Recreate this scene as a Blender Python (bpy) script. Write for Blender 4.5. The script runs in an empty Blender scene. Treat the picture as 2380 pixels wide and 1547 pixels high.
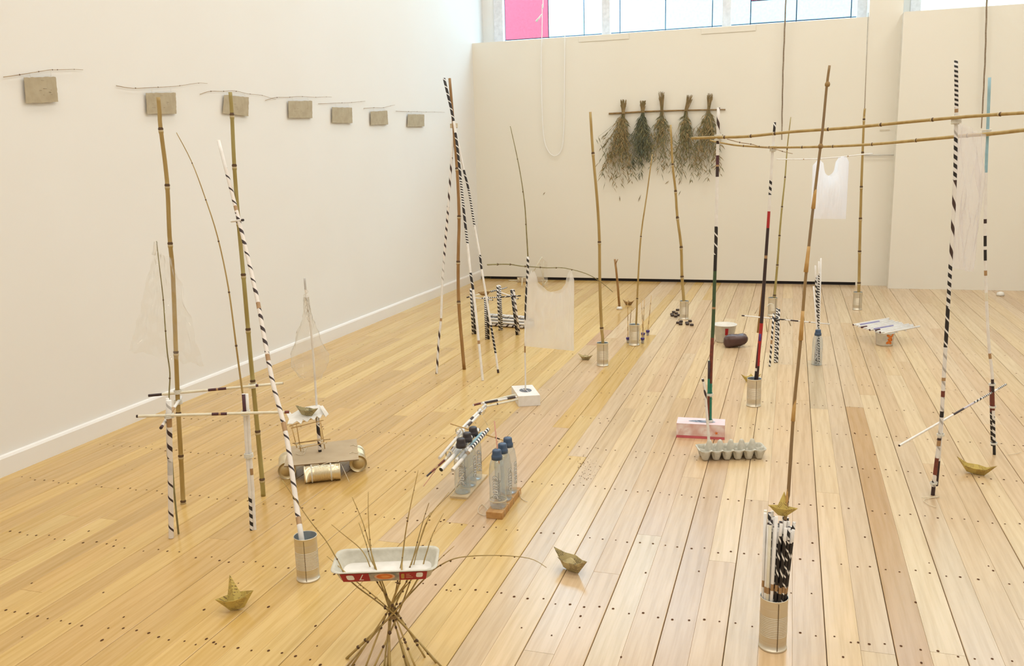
import bpy, math, random
from mathutils import Vector, Matrix, noise as mnoise

# ------------------------------------------------------------------ camera, sky, lights, exposure
SC = bpy.context.scene
COL = SC.collection
F_PX, IW, IH = 2050.5, 2380, 1547
YAW, PIT, ROL, CAMH = math.radians(-17.616), math.radians(11.281), math.radians(-1.485), 1.3
CAM = Vector((0, 0, CAMH))
_f = Vector((math.sin(YAW)*math.cos(PIT), math.cos(YAW)*math.cos(PIT), -math.sin(PIT)))
_r0 = Vector((math.cos(YAW), -math.sin(YAW), 0)); _u0 = _r0.cross(_f)
_r = math.cos(ROL)*_r0 + math.sin(ROL)*_u0
_u = -math.sin(ROL)*_r0 + math.cos(ROL)*_u0
FH = Vector((math.sin(YAW), math.cos(YAW), 0)); RH = Vector((math.cos(YAW), -math.sin(YAW), 0)); UP = Vector((0, 0, 1))
cd = bpy.data.cameras.new('camera'); cam = bpy.data.objects.new('camera', cd); COL.objects.link(cam)
cd.sensor_fit = 'HORIZONTAL'; cd.sensor_width = 36.0; cd.lens = 36.0*F_PX/IW; cd.clip_start = .05; cd.clip_end = 200
cam.matrix_world = Matrix(((_r.x, _u.x, -_f.x, CAM.x), (_r.y, _u.y, -_f.y, CAM.y), (_r.z, _u.z, -_f.z, CAM.z), (0, 0, 0, 1)))
SC.camera = cam
SC.cycles.transparent_max_bounces = 32

w = bpy.data.worlds.new('sky'); SC.world = w; w.use_nodes = True
wb = w.node_tree.nodes['Background']; wb.inputs[0].default_value = (.58, .81, 1.0, 1); wb.inputs[1].default_value = 6.6

def ceiling_lamp(x, y, power, size=.9):
    ld = bpy.data.lights.new('ceiling_lamp', 'AREA'); ld.shape = 'SQUARE'; ld.size = size
    ld.energy = power; ld.color = (1.0, .95, .87)
    lo = bpy.data.objects.new('ceiling_lamp', ld); COL.objects.link(lo); lo.location = (x, y, 4.95)
for lx in (-2.2, .2, 2.4):
    for ly in (-1.2, 1.6, 4.4, 7.2):
        ceiling_lamp(lx, ly, 28)

vs = SC.view_settings
vs.view_transform = 'Standard'; vs.look = 'None'; vs.gamma = 1; vs.use_curve_mapping = False; vs.exposure = 0.15

# ------------------------------------------------------------------ pixel -> place helpers (sizes and depths come from floor contacts)
def ray(px, py): return _r*((px-IW/2)/F_PX) - _u*((py-IH/2)/F_PX) + _f
def fl(px, py, z=0.0):
    d = ray(px, py); return CAM + d*((z-CAMH)/d.z)
def dep(p): return p.x*FH.x + p.y*FH.y
def W(px, py, d):
    r = ray(px, py); return CAM + r*(d/(r.x*FH.x+r.y*FH.y))
def onX(px, py, X): d = ray(px, py); return CAM + d*(X/d.x)
def onY(px, py, Y): d = ray(px, py); return CAM + d*(Y/d.y)
def fd(px, py): return dep(fl(px, py))
def path(pts, d0, d1=None):
    """pixels along a stick, first at distance d0, last at d1 -> points in the room"""
    if d1 is None: d1 = d0
    L = [0]
    for a, b in zip(pts, pts[1:]): L.append(L[-1]+math.hypot(b[0]-a[0], b[1]-a[1]))
    return [W(p[0], p[1], d0+(d1-d0)*l/max(L[-1], 1e-6)) for p, l in zip(pts, L)]

# ------------------------------------------------------------------ materials
MATS = {}
def nodes(name):
    m = bpy.data.materials.new(name); m.use_nodes = True; nt = m.node_tree
    return m, nt, nt.nodes['Principled BSDF']
def mix(nt, fac, a, b):
    n = nt.nodes.new('ShaderNodeMix'); n.data_type = 'RGBA'
    for s, v in ((0, fac), (6, a), (7, b)):
        if hasattr(v, 'links') or isinstance(v, bpy.types.NodeSocket): nt.links.new(v, n.inputs[s])
        elif s == 0: n.inputs[0].default_value = v
        else: n.inputs[s].default_value = (*v, 1)
    return n.outputs[2]
def nz(nt, scale, detail=3, coord='Object', vec=(1, 1, 1), rough=.5):
    tc = nt.nodes.new('ShaderNodeTexCoord'); mp = nt.nodes.new('ShaderNodeMapping'); mp.inputs['Scale'].default_value = vec
    nt.links.new(tc.outputs[coord], mp.inputs[0])
    n = nt.nodes.new('ShaderNodeTexNoise'); n.inputs['Scale'].default_value = scale; n.inputs['Detail'].default_value = detail; n.inputs['Roughness'].default_value = rough
    nt.links.new(mp.outputs[0], n.inputs[0]); return n.outputs[0]
def ramp(nt, fac, lo, hi):
    n = nt.nodes.new('ShaderNodeMapRange'); n.inputs[1].default_value = lo; n.inputs[2].default_value = hi; nt.links.new(fac, n.inputs[0]); return n.outputs[0]
def mat(name, c, rough=.7, metal=0.0, c2=None, scale=30, vec=(1, 1, 1), lo=.35, hi=.65, spec=.5, bump=0):
    if name in MATS: return MATS[name]
    m, nt, b = nodes(name)
    if c2 is None: c2 = tuple(v*.86 for v in c)
    n = nz(nt, scale, vec=vec)
    nt.links.new(mix(nt, ramp(nt, n, lo, hi), c, c2), b.inputs['Base Color'])
    b.inputs['Roughness'].default_value = rough; b.inputs['Metallic'].default_value = metal; b.inputs['Specular IOR Level'].default_value = spec
    if bump:
        bp = nt.nodes.new('ShaderNodeBump'); bp.inputs['Strength'].default_value = bump; bp.inputs['Distance'].default_value = .002
        nt.links.new(n, bp.inputs['Height']); nt.links.new(bp.outputs[0], b.inputs['Normal'])
    MATS[name] = m; return m
def spiral(name, ca, cb, pitch, duty, turn=1.0):
    """paper rolled on the bias: colour cb winds round ca (UV: x round the stick, y metres along it)"""
    m, nt, b = nodes(name)
    uv = nt.nodes.new('ShaderNodeUVMap'); sp = nt.nodes.new('ShaderNodeSeparateXYZ'); nt.links.new(uv.outputs[0], sp.inputs[0])
    dv = nt.nodes.new('ShaderNodeMath'); dv.operation = 'DIVIDE'; dv.inputs[1].default_value = pitch; nt.links.new(sp.outputs[1], dv.inputs[0])
    ad = nt.nodes.new('ShaderNodeMath'); ad.operation = 'MULTIPLY_ADD'; ad.inputs[1].default_value = turn; nt.links.new(sp.outputs[0], ad.inputs[0]); nt.links.new(dv.outputs[0], ad.inputs[2])
    fr = nt.nodes.new('ShaderNodeMath'); fr.operation = 'FRACT'; nt.links.new(ad.outputs[0], fr.inputs[0])
    lt = nt.nodes.new('ShaderNodeMath'); lt.operation = 'LESS_THAN'; lt.inputs[1].default_value = duty; nt.links.new(fr.outputs[0], lt.inputs[0])
    n = nz(nt, 60); ca2 = mix(nt, n, ca, tuple(v*.88 for v in ca))
    nt.links.new(mix(nt, lt.outputs[0], ca2, cb), b.inputs['Base Color']); b.inputs['Roughness'].default_value = .6
    MATS[name] = m; return m
def see_through(name, tint, body, amount, gloss=.25, rough=.08, translucent=True, edge=.5):
    """thin clear or milky plastic: part clear, part body colour, with a sheen"""
    m = bpy.data.materials.new(name); m.use_nodes = True; nt = m.node_tree
    for n in list(nt.nodes): nt.nodes.remove(n)
    out = nt.nodes.new('ShaderNodeOutputMaterial')
    tr = nt.nodes.new('ShaderNodeBsdfTransparent'); tr.inputs[0].default_value = (*tint, 1)
    tl = nt.nodes.new('ShaderNodeBsdfTranslucent'); tl.inputs[0].default_value = (*body, 1)
    df = nt.nodes.new('ShaderNodeBsdfDiffuse'); df.inputs[0].default_value = (*body, 1)
    m1 = nt.nodes.new('ShaderNodeMixShader'); m1.inputs[0].default_value = .5; nt.links.new(tl.outputs[0], m1.inputs[1]); nt.links.new(df.outputs[0], m1.inputs[2])
    gl = nt.nodes.new('ShaderNodeBsdfGlossy'); gl.inputs['Roughness'].default_value = rough
    lw = nt.nodes.new('ShaderNodeLayerWeight'); lw.inputs[0].default_value = edge
    am = nt.nodes.new('ShaderNodeMath'); am.operation = 'MULTIPLY_ADD'; am.inputs[1].default_value = amount*1.2; am.inputs[2].default_value = amount; nt.links.new(lw.outputs['Facing'], am.inputs[0])
    cl = nt.nodes.new('ShaderNodeMath'); cl.operation = 'MINIMUM'; cl.inputs[1].default_value = 1; nt.links.new(am.outputs[0], cl.inputs[0])
    m2 = nt.nodes.new('ShaderNodeMixShader'); nt.links.new(cl.outputs[0], m2.inputs[0]); nt.links.new(tr.outputs[0], m2.inputs[1]); nt.links.new(m1.outputs[0], m2.inputs[2])
    pw = nt.nodes.new('ShaderNodeMath'); pw.operation = 'POWER'; pw.inputs[1].default_value = 3.0; nt.links.new(lw.outputs['Facing'], pw.inputs[0])
    gf = nt.nodes.new('ShaderNodeMath'); gf.operation = 'MULTIPLY_ADD'; gf.inputs[1].default_value = gloss*.8; gf.inputs[2].default_value = gloss*.06; nt.links.new(pw.outputs[0], gf.inputs[0])
    m3 = nt.nodes.new('ShaderNodeMixShader'); nt.links.new(gf.outputs[0], m3.inputs[0]); nt.links.new(m2.outputs[0], m3.inputs[1]); nt.links.new(gl.outputs[0], m3.inputs[2])
    nt.links.new(m3.outputs[0], out.inputs[0]); MATS[name] = m; return m

WALL = mat('wall_paint', (.80, .79, .765), .75, c2=(.79, .775, .745), scale=1.3, spec=.2)
PART = mat('partition_paint', (.78, .745, .66), .75, c2=(.765, .73, .64), scale=1.1, spec=.2)
TRIMW = mat('trim_white', (.82, .80, .77), .45, c2=(.80, .78, .75), scale=3)
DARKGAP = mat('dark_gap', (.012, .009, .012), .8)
CEIL = mat('ceiling_paint', (.8, .78, .74), .9)
WFRAME = mat('window_frame_paint', (.80, .80, .83), .5)
BLACK = mat('black_print', (.012, .010, .010), .55, scale=80)
INK = mat('brown_black_print', (.035, .016, .016), .55, scale=80)
PLUM = mat('plum_print', (.075, .020, .028), .55, scale=80)
RUST = mat('rust_print', (.20, .045, .025), .55, c2=(.12, .03, .02), scale=60)
RED = mat('red_print', (.42, .018, .018), .5, scale=60)
TEAL = mat('teal_print', (.02, .20, .13), .5, scale=60)
DGREEN = mat('green_print', (.045, .085, .035), .55, scale=60)
SKYB = mat('sky_blue_print', (.30, .50, .58), .55, scale=60)
WHITE = mat('white_paper', (.80, .78, .75), .65, c2=(.74, .71, .67), scale=40)
CREAMP = mat('cream_paper', (.74, .70, .56), .65, c2=(.68, .62, .48), scale=40)
GREYP = mat('grey_paper', (.55, .53, .50), .65, scale=40)
TAPE = mat('tan_tape', (.40, .24, .11), .45, scale=50)
STRING = mat('string', (.74, .64, .46), .9, scale=200)
WSTRING = mat('white_string', (.80, .78, .70), .9, scale=200)
BAM = mat('bamboo', (.42, .30, .11), .45, c2=(.33, .215, .06), scale=6, vec=(6, 6, 1))
BAMG = mat('bamboo_green', (.37, .31, .11), .45, c2=(.30, .225, .06), scale=6, vec=(6, 6, 1))
BAMB = mat('bamboo_brown', (.36, .20, .065), .5, c2=(.26, .135, .04), scale=6, vec=(6, 6, 1))
REED = mat('reed', (.29, .185, .075), .55, c2=(.23, .155, .085), scale=5, vec=(4, 4, 1))
SHEATH = mat('sheath', (.58, .37, .14), .6, c2=(.50, .29, .09), scale=30, vec=(6, 6, 1))
NODE = mat('bamboo_node', (.10, .05, .018), .6, scale=90)
NODEL = mat('bamboo_node_lip', (.55, .45, .26), .5, scale=90)
TWIG = mat('twig', (.33, .21, .075), .65, c2=(.21, .12, .04), scale=25)
TWIGG = mat('twig_green', (.27, .24, .10), .65, c2=(.20, .16, .06), scale=25)
TWIGF = mat('twig_fine', (.40, .30, .17), .65, c2=(.28, .19, .10), scale=25)
TWIGL = mat('twig_yellow', (.46, .33, .12), .6, c2=(.36, .24, .075), scale=25)
TWIG2 = mat('twig_olive', (.38, .28, .10), .6, c2=(.30, .20, .065), scale=25)
WOODST = mat('pale_stick', (.62, .42, .17), .55, c2=(.52, .33, .12), scale=20)
PINKST = mat('pink_straw', (.62, .30, .22), .5)
ORANGE = mat('orange_plastic', (.75, .30, .04), .4)
TIN = mat('tin', (.66, .61, .50), .40, .85, c2=(.60, .54, .43), scale=9)
TINB = mat('tin_bright', (.76, .68, .50), .30, .9, c2=(.70, .61, .42), scale=9)
TINL = mat('tin_lid', (.62, .50, .28), .45, .6, c2=(.56, .44, .23), scale=25)  # golden reflection of the floor put into the lid colour
TINI = mat('tin_inside', (.40, .44, .46), .42, .55)
TINS = mat('tin_seam', (.20, .15, .09), .45, .6)
HPAPER = mat('handmade_paper', (.45, .385, .27), .9, c2=(.40, .335, .23), scale=22, bump=.3)
HINK = mat('paper_mark', (.22, .17, .11), .9)
THREAD = mat('thread', (.72, .66, .54), .9)
CARD = mat('cardboard', (.47, .37, .24), .8, c2=(.43, .33, .21), scale=14)
CARDE = mat('cardboard_edge', (.26, .17, .085), .85, scale=300)
PULP = mat('egg_pulp', (.60, .58, .50), .95, c2=(.53, .51, .43), scale=70, bump=.4)
PULPW = mat('egg_pulp_lining', (.82, .81, .78), .9, c2=(.76, .75, .71), scale=40)
LRED = mat('label_red', (.36, .012, .018), .5)
LGREY = mat('label_grey', (.20, .20, .18), .5, c2=(.45, .38, .30), scale=60)
LORANGE = mat('label_orange', (.70, .20, .03), .5, c2=(.62, .11, .02), scale=40)
LYEL = mat('label_peach', (.72, .42, .26), .5)
LWHITE = mat('label_white', (.82, .80, .78), .5)
BCAP = mat('bottle_cap_blue', (.045, .085, .16), .35)
DCAP = mat('bottle_cap_dark', (.035, .03, .035), .4)
BCAPS = mat('brown_cap', (.045, .022, .012), .4)
PURPLE = mat('purple_plug', (.045, .018, .16), .45)
WOODB = mat('timber_block', (.50, .28, .10), .6, c2=(.40, .20, .06), scale=5, vec=(12, 1, 12))
FOAM = mat('foam_board', (.60, .47, .29), .7)
PLASTW = mat('white_tub', (.78, .75, .68), .4)
BAGB = mat('brown_bag', (.085, .038, .030), .32, c2=(.055, .024, .020), scale=12)
ROPE = mat('rope', (.34, .27, .19), .95, c2=(.24, .18, .12), scale=120)
GRASS1 = mat('grass_tan', (.34, .24, .11), .8, c2=(.22, .17, .07), scale=18)
GRASS2 = mat('grass_green', (.135, .135, .07), .8, c2=(.20, .18, .085), scale=14)
GRASS3 = mat('grass_grey_green', (.075, .088, .06), .8, c2=(.12, .125, .075), scale=14)
NAIL = mat('nail_hole', (.10, .045, .02), .9, spec=.1)
SOCKET = mat('putty_mark', (.66, .60, .48), .7)
SB = spiral('roll_black_white', (.80, .78, .75), (.014, .011, .011), .030, .52)
SB2 = spiral('roll_black_fine', (.80, .78, .75), (.014, .011, .011), .016, .5)
SD = spiral('roll_mostly_black', (.016, .012, .012), (.80, .78, .75), .046, .17)
SDF = spiral('roll_black_dense', (.016, .012, .012), (.78, .76, .72), .024, .22)
SW = spiral('roll_white_black', (.80, .74, .68), (.03, .016, .016), .055, .17)
SW2 = spiral('roll_white_brown', (.80, .74, .68), (.035, .018, .018), .050, .34)
SG = spiral('roll_white_grey', (.78, .76, .73), (.40, .37, .34), .05, .22)
SF = spiral('roll_fine_lilac', (.78, .74, .76), (.25, .20, .28), .008, .45)
SL = spiral('roll_long_diamond', (.80, .77, .73), (.05, .025, .02), .085, .36)
BAGT = see_through('milky_bag', (.97, .96, .95), (.95, .94, .92), .28, gloss=.25, rough=.25)
BAGW = see_through('white_bag', (.98, .98, 1), (.97, .97, 1.0), .85, gloss=.15, rough=.3)
BAGC = see_through('pale_film', (.99, .98, .98), (.88, .84, .84), .14, gloss=.3, rough=.25)
CELLO = see_through('cellophane', (.985, .98, .965), (.95, .94, .90), .06, gloss=1.0, rough=.06, edge=.35)
CELLO2 = see_through('crumpled_film', (.98, .97, .95), (.9, .87, .80), .10, gloss=.7, rough=.1, edge=.4)
PET = see_through('bottle_plastic', (.90, .93, .95), (.60, .70, .78), .09, gloss=1.0, rough=.05, edge=.5)
GLASS = see_through('window_glass', (.97, .99, .99), (.7, .8, .8), .004, gloss=.5, rough=.01, edge=.3)
CLEARCUP = see_through('clear_cup', (.96, .96, .97), (.8, .8, .82), .22, gloss=.8, rough=.08)

def floor_material():
    m, nt, b = nodes('floorboard')
    oi = nt.nodes.new('ShaderNodeObjectInfo')
    n1 = nz(nt, 4.0, 6, 'Object', (14, .55, 1), .6)
    n2 = nz(nt, 1.6, 3, 'Object', (3, .6, 1))
    hs = nt.nodes.new('ShaderNodeHueSaturation'); hs.inputs['Saturation'].default_value = 1.12; hs.inputs['Value'].default_value = .80
    nt.links.new(oi.outputs['Color'], hs.inputs['Color'])
    c = mix(nt, ramp(nt, n1, .42, .72), oi.outputs['Color'], hs.outputs[0])
    hs2 = nt.nodes.new('ShaderNodeHueSaturation'); hs2.inputs['Value'].default_value = .88; nt.links.new(c, hs2.inputs['Color'])
    c = mix(nt, ramp(nt, n2, .4, .75), c, hs2.outputs[0])
    nt.links.new(c, b.inputs['Base Color'])
    rr = nt.nodes.new('ShaderNodeMapRange'); rr.inputs[3].default_value = .16; rr.inputs[4].default_value = .27; nt.links.new(n2, rr.inputs[0])
    nt.links.new(rr.outputs[0], b.inputs['Roughness']); b.inputs['Specular IOR Level'].default_value = .46
    MATS['floorboard'] = m; return m
FLOORM = floor_material()
def newsprint(name, c, ink, tone2, scale=1.0):
    m, nt, b = nodes(name)
    tc = nt.nodes.new('ShaderNodeTexCoord'); mp = nt.nodes.new('ShaderNodeMapping'); mp.inputs['Rotation'].default_value = (.5, .7, .35)
    nt.links.new(tc.outputs['Object'], mp.inputs[0])
    wv = nt.nodes.new('ShaderNodeTexWave'); wv.inputs['Scale'].default_value = 75*scale; wv.inputs['Distortion'].default_value = .8; nt.links.new(mp.outputs[0], wv.inputs[0])
    n = nz(nt, 32, 2); n2 = nz(nt, 170, 2); n3 = nz(nt, 16, 2)
    mm = nt.nodes.new('ShaderNodeMath'); mm.operation = 'MULTIPLY'; nt.links.new(ramp(nt, wv.outputs[1], .62, .72), mm.inputs[0]); nt.links.new(ramp(nt, n, .43, .50), mm.inputs[1])
    m3 = nt.nodes.new('ShaderNodeMath'); m3.operation = 'MULTIPLY'; nt.links.new(mm.outputs[0], m3.inputs[0]); nt.links.new(ramp(nt, n2, .38, .48), m3.inputs[1])
    base = mix(nt, ramp(nt, n3, .5, .62), c, tone2)
    nt.links.new(mix(nt, m3.outputs[0], base, ink), b.inputs['Base Color']); b.inputs['Roughness'].default_value = .75
    MATS[name] = m; return m
NEWS = newsprint('newsprint', (.52, .43, .22), (.06, .05, .04), (.45, .35, .16))
YELP = newsprint('yellow_page', (.56, .43, .12), (.22, .14, .05), (.47, .33, .08))
OLIVE = newsprint('olive_page', (.40, .35, .19), (.06, .05, .03), (.28, .25, .13))
KRAFT = newsprint('kraft_page', (.37, .23, .09), (.10, .05, .02), (.26, .15, .055))
def petals():
    m, nt, b = nodes('petal_print')
    tc = nt.nodes.new('ShaderNodeTexCoord'); v = nt.nodes.new('ShaderNodeTexVoronoi'); v.inputs['Scale'].default_value = 26; nt.links.new(tc.outputs['Object'], v.inputs[0])
    n = nz(nt, 30, 2)
    c = mix(nt, ramp(nt, v.outputs['Distance'], .25, .75), (.82, .72, .70), (.66, .42, .38))
    nt.links.new(mix(nt, ramp(nt, n, .52, .62), c, (.70, .50, .46)), b.inputs['Base Color']); b.inputs['Roughness'].default_value = .4
    return m
PETAL = petals()
PINKB = mat('box_pink', (.62, .13, .16), .4); PINKL = mat('box_pale_pink', (.78, .58, .60), .35, c2=(.80, .68, .70), scale=20)
SLOT = mat('slot_film', (.10, .13, .22), .15, c2=(.45, .52, .62), scale=60)
FRED = mat('facade_red', (.40, .075, .11), .8, spec=.1); FWHITE = mat('facade_panel', (.45, .61, .70), .8, spec=.1); FJOINT = mat('facade_joint', (.06, .07, .13), .7); FBASE = mat('facade_base', (.66, .78, .84), .8, spec=.1)
FYEL = mat('facade_cream', (.56, .52, .38), .8, spec=.1)

# ------------------------------------------------------------------ mesh builder
ORI = {}
class MB:
    def __init__(s): s.v = []; s.f = []; s.m = []; s.uv = []; s.mats = []; s.sm = []
    def mi(s, m):
        if m not in s.mats: s.mats.append(m)
        return s.mats.index(m)
    def face(s, idx, m, uv=None, smooth=False):
        s.f.append(tuple(idx)); s.m.append(s.mi(m)); s.uv.append(uv or [(0, 0)]*len(idx)); s.sm.append(smooth)
    def quad(s, a, b, c, d, m):
        k = len(s.v); s.v += [Vector(a), Vector(b), Vector(c), Vector(d)]; s.face((k, k+1, k+2, k+3), m); return s
    def tri(s, a, b, c, m):
        k = len(s.v); s.v += [Vector(a), Vector(b), Vector(c)]; s.face((k, k+1, k+2), m); return s
    def poly(s, pts, m):
        k = len(s.v); s.v += [Vector(p) for p in pts]; s.face(range(k, k+len(pts)), m); return s
    def box(s, o, ax, ay, az, m):
        """box from corner o along three edge vectors"""
        o, ax, ay, az = map(Vector, (o, ax, ay, az)); k = len(s.v)
        s.v += [o, o+ax, o+ax+ay, o+ay, o+az, o+ax+az, o+ax+ay+az, o+ay+az]
        for q in ((0, 3, 2, 1), (4, 5, 6, 7), (0, 1, 5, 4), (1, 2, 6, 5), (2, 3, 7, 6), (3, 0, 4, 7)): s.face([k+i for i in q], m)
        return s
    def abox(s, x0, x1, y0, y1, z0, z1, m): return s.box((x0, y0, z0), (x1-x0, 0, 0), (0, y1-y0, 0), (0, 0, z1-z0), m)
    def tube(s, pts, r, n=10, m=None, segs=None, capm=None, caps=True, sub=0, bulges=None, r1=None, nodem=None, hollow=False):
        """swept stick; r/r1 end radii; segs=[(t0,t1,mat)]; bulges=[t] bamboo nodes"""
        P = [Vector(p) for p in pts]
        if sub and len(P) > 2:
            Q = []
            for i in range(len(P)-1):
                p0 = P[max(i-1, 0)]; p1 = P[i]; p2 = P[i+1]; p3 = P[min(i+2, len(P)-1)]
                for k in range(sub):
                    t = k/sub; Q.append(.5*((2*p1)+(p2-p0)*t+(2*p0-5*p1+4*p2-p3)*t*t+(3*p1-p0-3*p2+p3)*t**3))
            Q.append(P[-1]); P = Q
        L = [0.0]
        for a, b in zip(P, P[1:]): L.append(L[-1]+(b-a).length)
        T = L[-1] or 1e-6; r1 = r if r1 is None else r1
        st = {l/T for l in L}
        for g in segs or []:
            for t in g[:2]: st.add(min(max(t, 0), 1)); st.add(min(max(t+1e-4, 0), 1))
        nb = {}
        for t in bulges or []:
            e = r*1.0/T
            for q, bl in ((t-1.6*e, 1.0), (t-.7*e, 1.22), (t, 1.12), (t+.5*e, 1.30), (t+1.1*e, 1.0)):
                if 0 < q < 1: st.add(q); nb[q] = bl
        st = sorted(st); ts = [st[0]]
        for t in st[1:]:
            if t-ts[-1] > 5e-5: ts.append(t)
        def at(t):
            x = t*T
            for i in range(len(P)-1):
                if x <= L[i+1] or i == len(P)-2:
                    q = (x-L[i])/max(L[i+1]-L[i], 1e-9); return P[i].lerp(P[i+1], q), (P[i+1]-P[i]).normalized()
        up = None; rows = []
        for t in ts:
            p, d = at(t)
            if up is None: up = d.cross(Vector((.31, .87, .39))).normalized()
            up = (up-d*up.dot(d)).normalized(); sd = d.cross(up); rr = (r+(r1-r)*t)*nb.get(t, 1.0)
            k = len(s.v); rows.append((k, t, rr))
            for j in range(n):
                a = 2*math.pi*j/n; s.v.append(p+(up*math.cos(a)+sd*math.sin(a))*rr)
        for (k0, t0, _), (k1, t1, _) in zip(rows, rows[1:]):
            tm = (t0+t1)/2; mm = m
            for g in segs or []:
                if g[0] <= tm <= g[1]: mm = g[2]
            if bulges and nodem:
                for bt in bulges:
                    if abs(tm-(bt+.35*r/T)) < .95*r/T: mm = nodem if tm > bt-.1*r/T else NODEL
            for j in range(n):
                j2 = (j+1) % n
                s.face((k0+j, k0+j2, k1+j2, k1+j), mm, [(j/n, t0*T), ((j+1)/n, t0*T), ((j+1)/n, t1*T), (j/n, t1*T)], True)
        if caps:
            for (k, t, rr), rev in ((rows[0], True), (rows[-1], False)):
                ix = list(range(k, k+n)); s.face(ix[::-1] if rev else ix, capm or (segs[0][2] if segs and m is None else m))
        return s
    def lathe(s, prof, n, m, o=(0, 0, 0), ax=UP, mats=None):
        o = Vector(o); ax = Vector(ax).normalized(); a1 = ax.orthogonal().normalized(); a2 = ax.cross(a1); rows = []
        for (rr, z) in prof:
            k = len(s.v); rows.append(k)
            for j in range(n):
                t = 2*math.pi*j/n; s.v.append(o+ax*z+(a1*math.cos(t)+a2*math.sin(t))*max(rr, 1e-5))
        for i, (k0, k1) in enumerate(zip(rows, rows[1:])):
            for j in range(n):
                j2 = (j+1) % n; s.face((k0+j, k0+j2, k1+j2, k1+j), mats[i] if mats else m, None, True)
        return s
    def grid(s, fn, nu, nv, m):
        k = len(s.v)
        for i in range(nu+1):
            for j in range(nv+1): s.v.append(Vector(fn(i/nu, j/nv)))
        for i in range(nu):
            for j in range(nv):
                a = k+i*(nv+1)+j; s.face((a, a+nv+1, a+nv+2, a+1), m, None, True)
        return s
    def build(s, name, parent=None, loc=None, solid=0, bevel=0):
        me = bpy.data.meshes.new(name)
        org = Vector(loc) if loc is not None else (ORI[parent.name] if parent else Vector((0, 0, 0)))
        me.from_pydata([tuple(p-org) for p in s.v], [], s.f); me.update()
        for m in s.mats: me.materials.append(m)
        me.polygons.foreach_set('material_index', s.m); me.polygons.foreach_set('use_smooth', s.sm)
        ul = me.uv_layers.new(name='UVMap'); flat = []
        for q in s.uv:
            for c in q: flat += [c[0], c[1]]
        ul.data.foreach_set('uv', flat)
        o = bpy.data.objects.new(name, me); COL.objects.link(o)
        if parent:
            o.parent = parent; ORI[o.name] = ORI[parent.name]
            if loc is not None: o.location = org-ORI[parent.name]; ORI[o.name] = org
        else: o.location = org; ORI[o.name] = org.copy()
        if solid:
            md = o.modifiers.new('thickness', 'SOLIDIFY'); md.thickness = solid; md.offset = 0
        if bevel:
            md = o.modifiers.new('edge', 'BEVEL'); md.width = bevel; md.segments = 2; md.limit_method = 'ANGLE'
        return o
def tag(o, label=None, cat=None, group=None, kind=None):
    if label: o['label'] = label
    if cat: o['category'] = cat
    if group: o['group'] = group
    if kind: o['kind'] = kind
    return o
def thing(name, loc, label, cat, group=None):
    o = bpy.data.objects.new(name, None); COL.objects.link(o); o.location = loc; o.empty_display_size = .05
    ORI[o.name] = Vector(loc); return tag(o, label, cat, group)
def struct(o): o['kind'] = 'structure'; return o
RND = random.Random(7)

# ------------------------------------------------------------------ the room
XL, YP, YW, YR, ZT, ZC = -3.224, 9.043, 9.403, 8.875, 2.468, 5.15
XR, YB = 3.6, -3.0
PW = .0862                                            # board width
fb = MB().abox(XL-.02, XR, YB, 9.45, -.06, -.021, DARKGAP).build('floor'); struct(fb); fb['label'] = 'varnished pale timber floorboards'
TONES = [(.65, .475, .27), (.66, .49, .285), (.64, .47, .28), (.63, .45, .265), (.68, .515, .315), (.61, .43, .245), (.65, .485, .31), (.59, .415, .25)]
TONEL = [(.64, .43, .165), (.65, .45, .18), (.62, .41, .15), (.60, .39, .15), (.66, .46, .185), (.57, .37, .145)]  # yellower left-hand tones, warm wall reflection put into the board colour
STRONG = {0, 4, 6, 9, 11, 13, -15, -17, -21}
_sr = random.Random(77)
for q in range(-40, 50):
    if q not in STRONG and q-1 not in STRONG and q+1 not in STRONG and _sr.random() < .62: STRONG.add(q)
def plank_mesh(L, sl, sr):
    b = MB(); e = .0009; c = .0009
    xl = -PW/2+(.0010 if sl else .0002); xr = PW/2-(.0010 if sr else .0002); cl = .0014 if sl else .0004; cr = .0014 if sr else .0004; e = .0006
    ring = [(xl, -.02), (xl, -cl), (xl+cl, 0), (xr-cr, 0), (xr, -cr), (xr, -.02)]
    k = 0
    for y in (e, L-e): b.v += [Vector((p[0], y, p[1])) for p in ring]
    for i in range(6):
        j = (i+1) % 6; b.face((i, i+6, j+6, j), FLOORM)
    b.face(range(5, -1, -1), FLOORM); b.face(range(6, 12), FLOORM); return b
PCACHE = {}
def plank(x, y0, L, tone, parent=fb, i=0):
    key = (round(L, 2), i in STRONG, i+1 in STRONG)
    if key not in PCACHE:
        o = plank_mesh(*key).build('floorboard', parent); PCACHE[key] = o.data
    else:
        o = bpy.data.objects.new('floorboard', PCACHE[key]); COL.objects.link(o); o.parent = parent
    o.location = (x, y0, 0); o.color = (*tone, 1); return o
rest = MB(); x = -.646-30*PW; nboard = 0
LINE = -.646
k0 = math.ceil((XL-LINE)/PW); r = random.Random(21)
SPECIAL = {round((.345-LINE)/PW-.5): [(1.9, 2.77, (.50, .31, .145))], round((-1.254-LINE)/PW-.5): [(5.9, .55, (.50, .30, .17))], round((.19-LINE)/PW-.5): [(4.6, 1.1, (.55, .42, .26))]}
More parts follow.
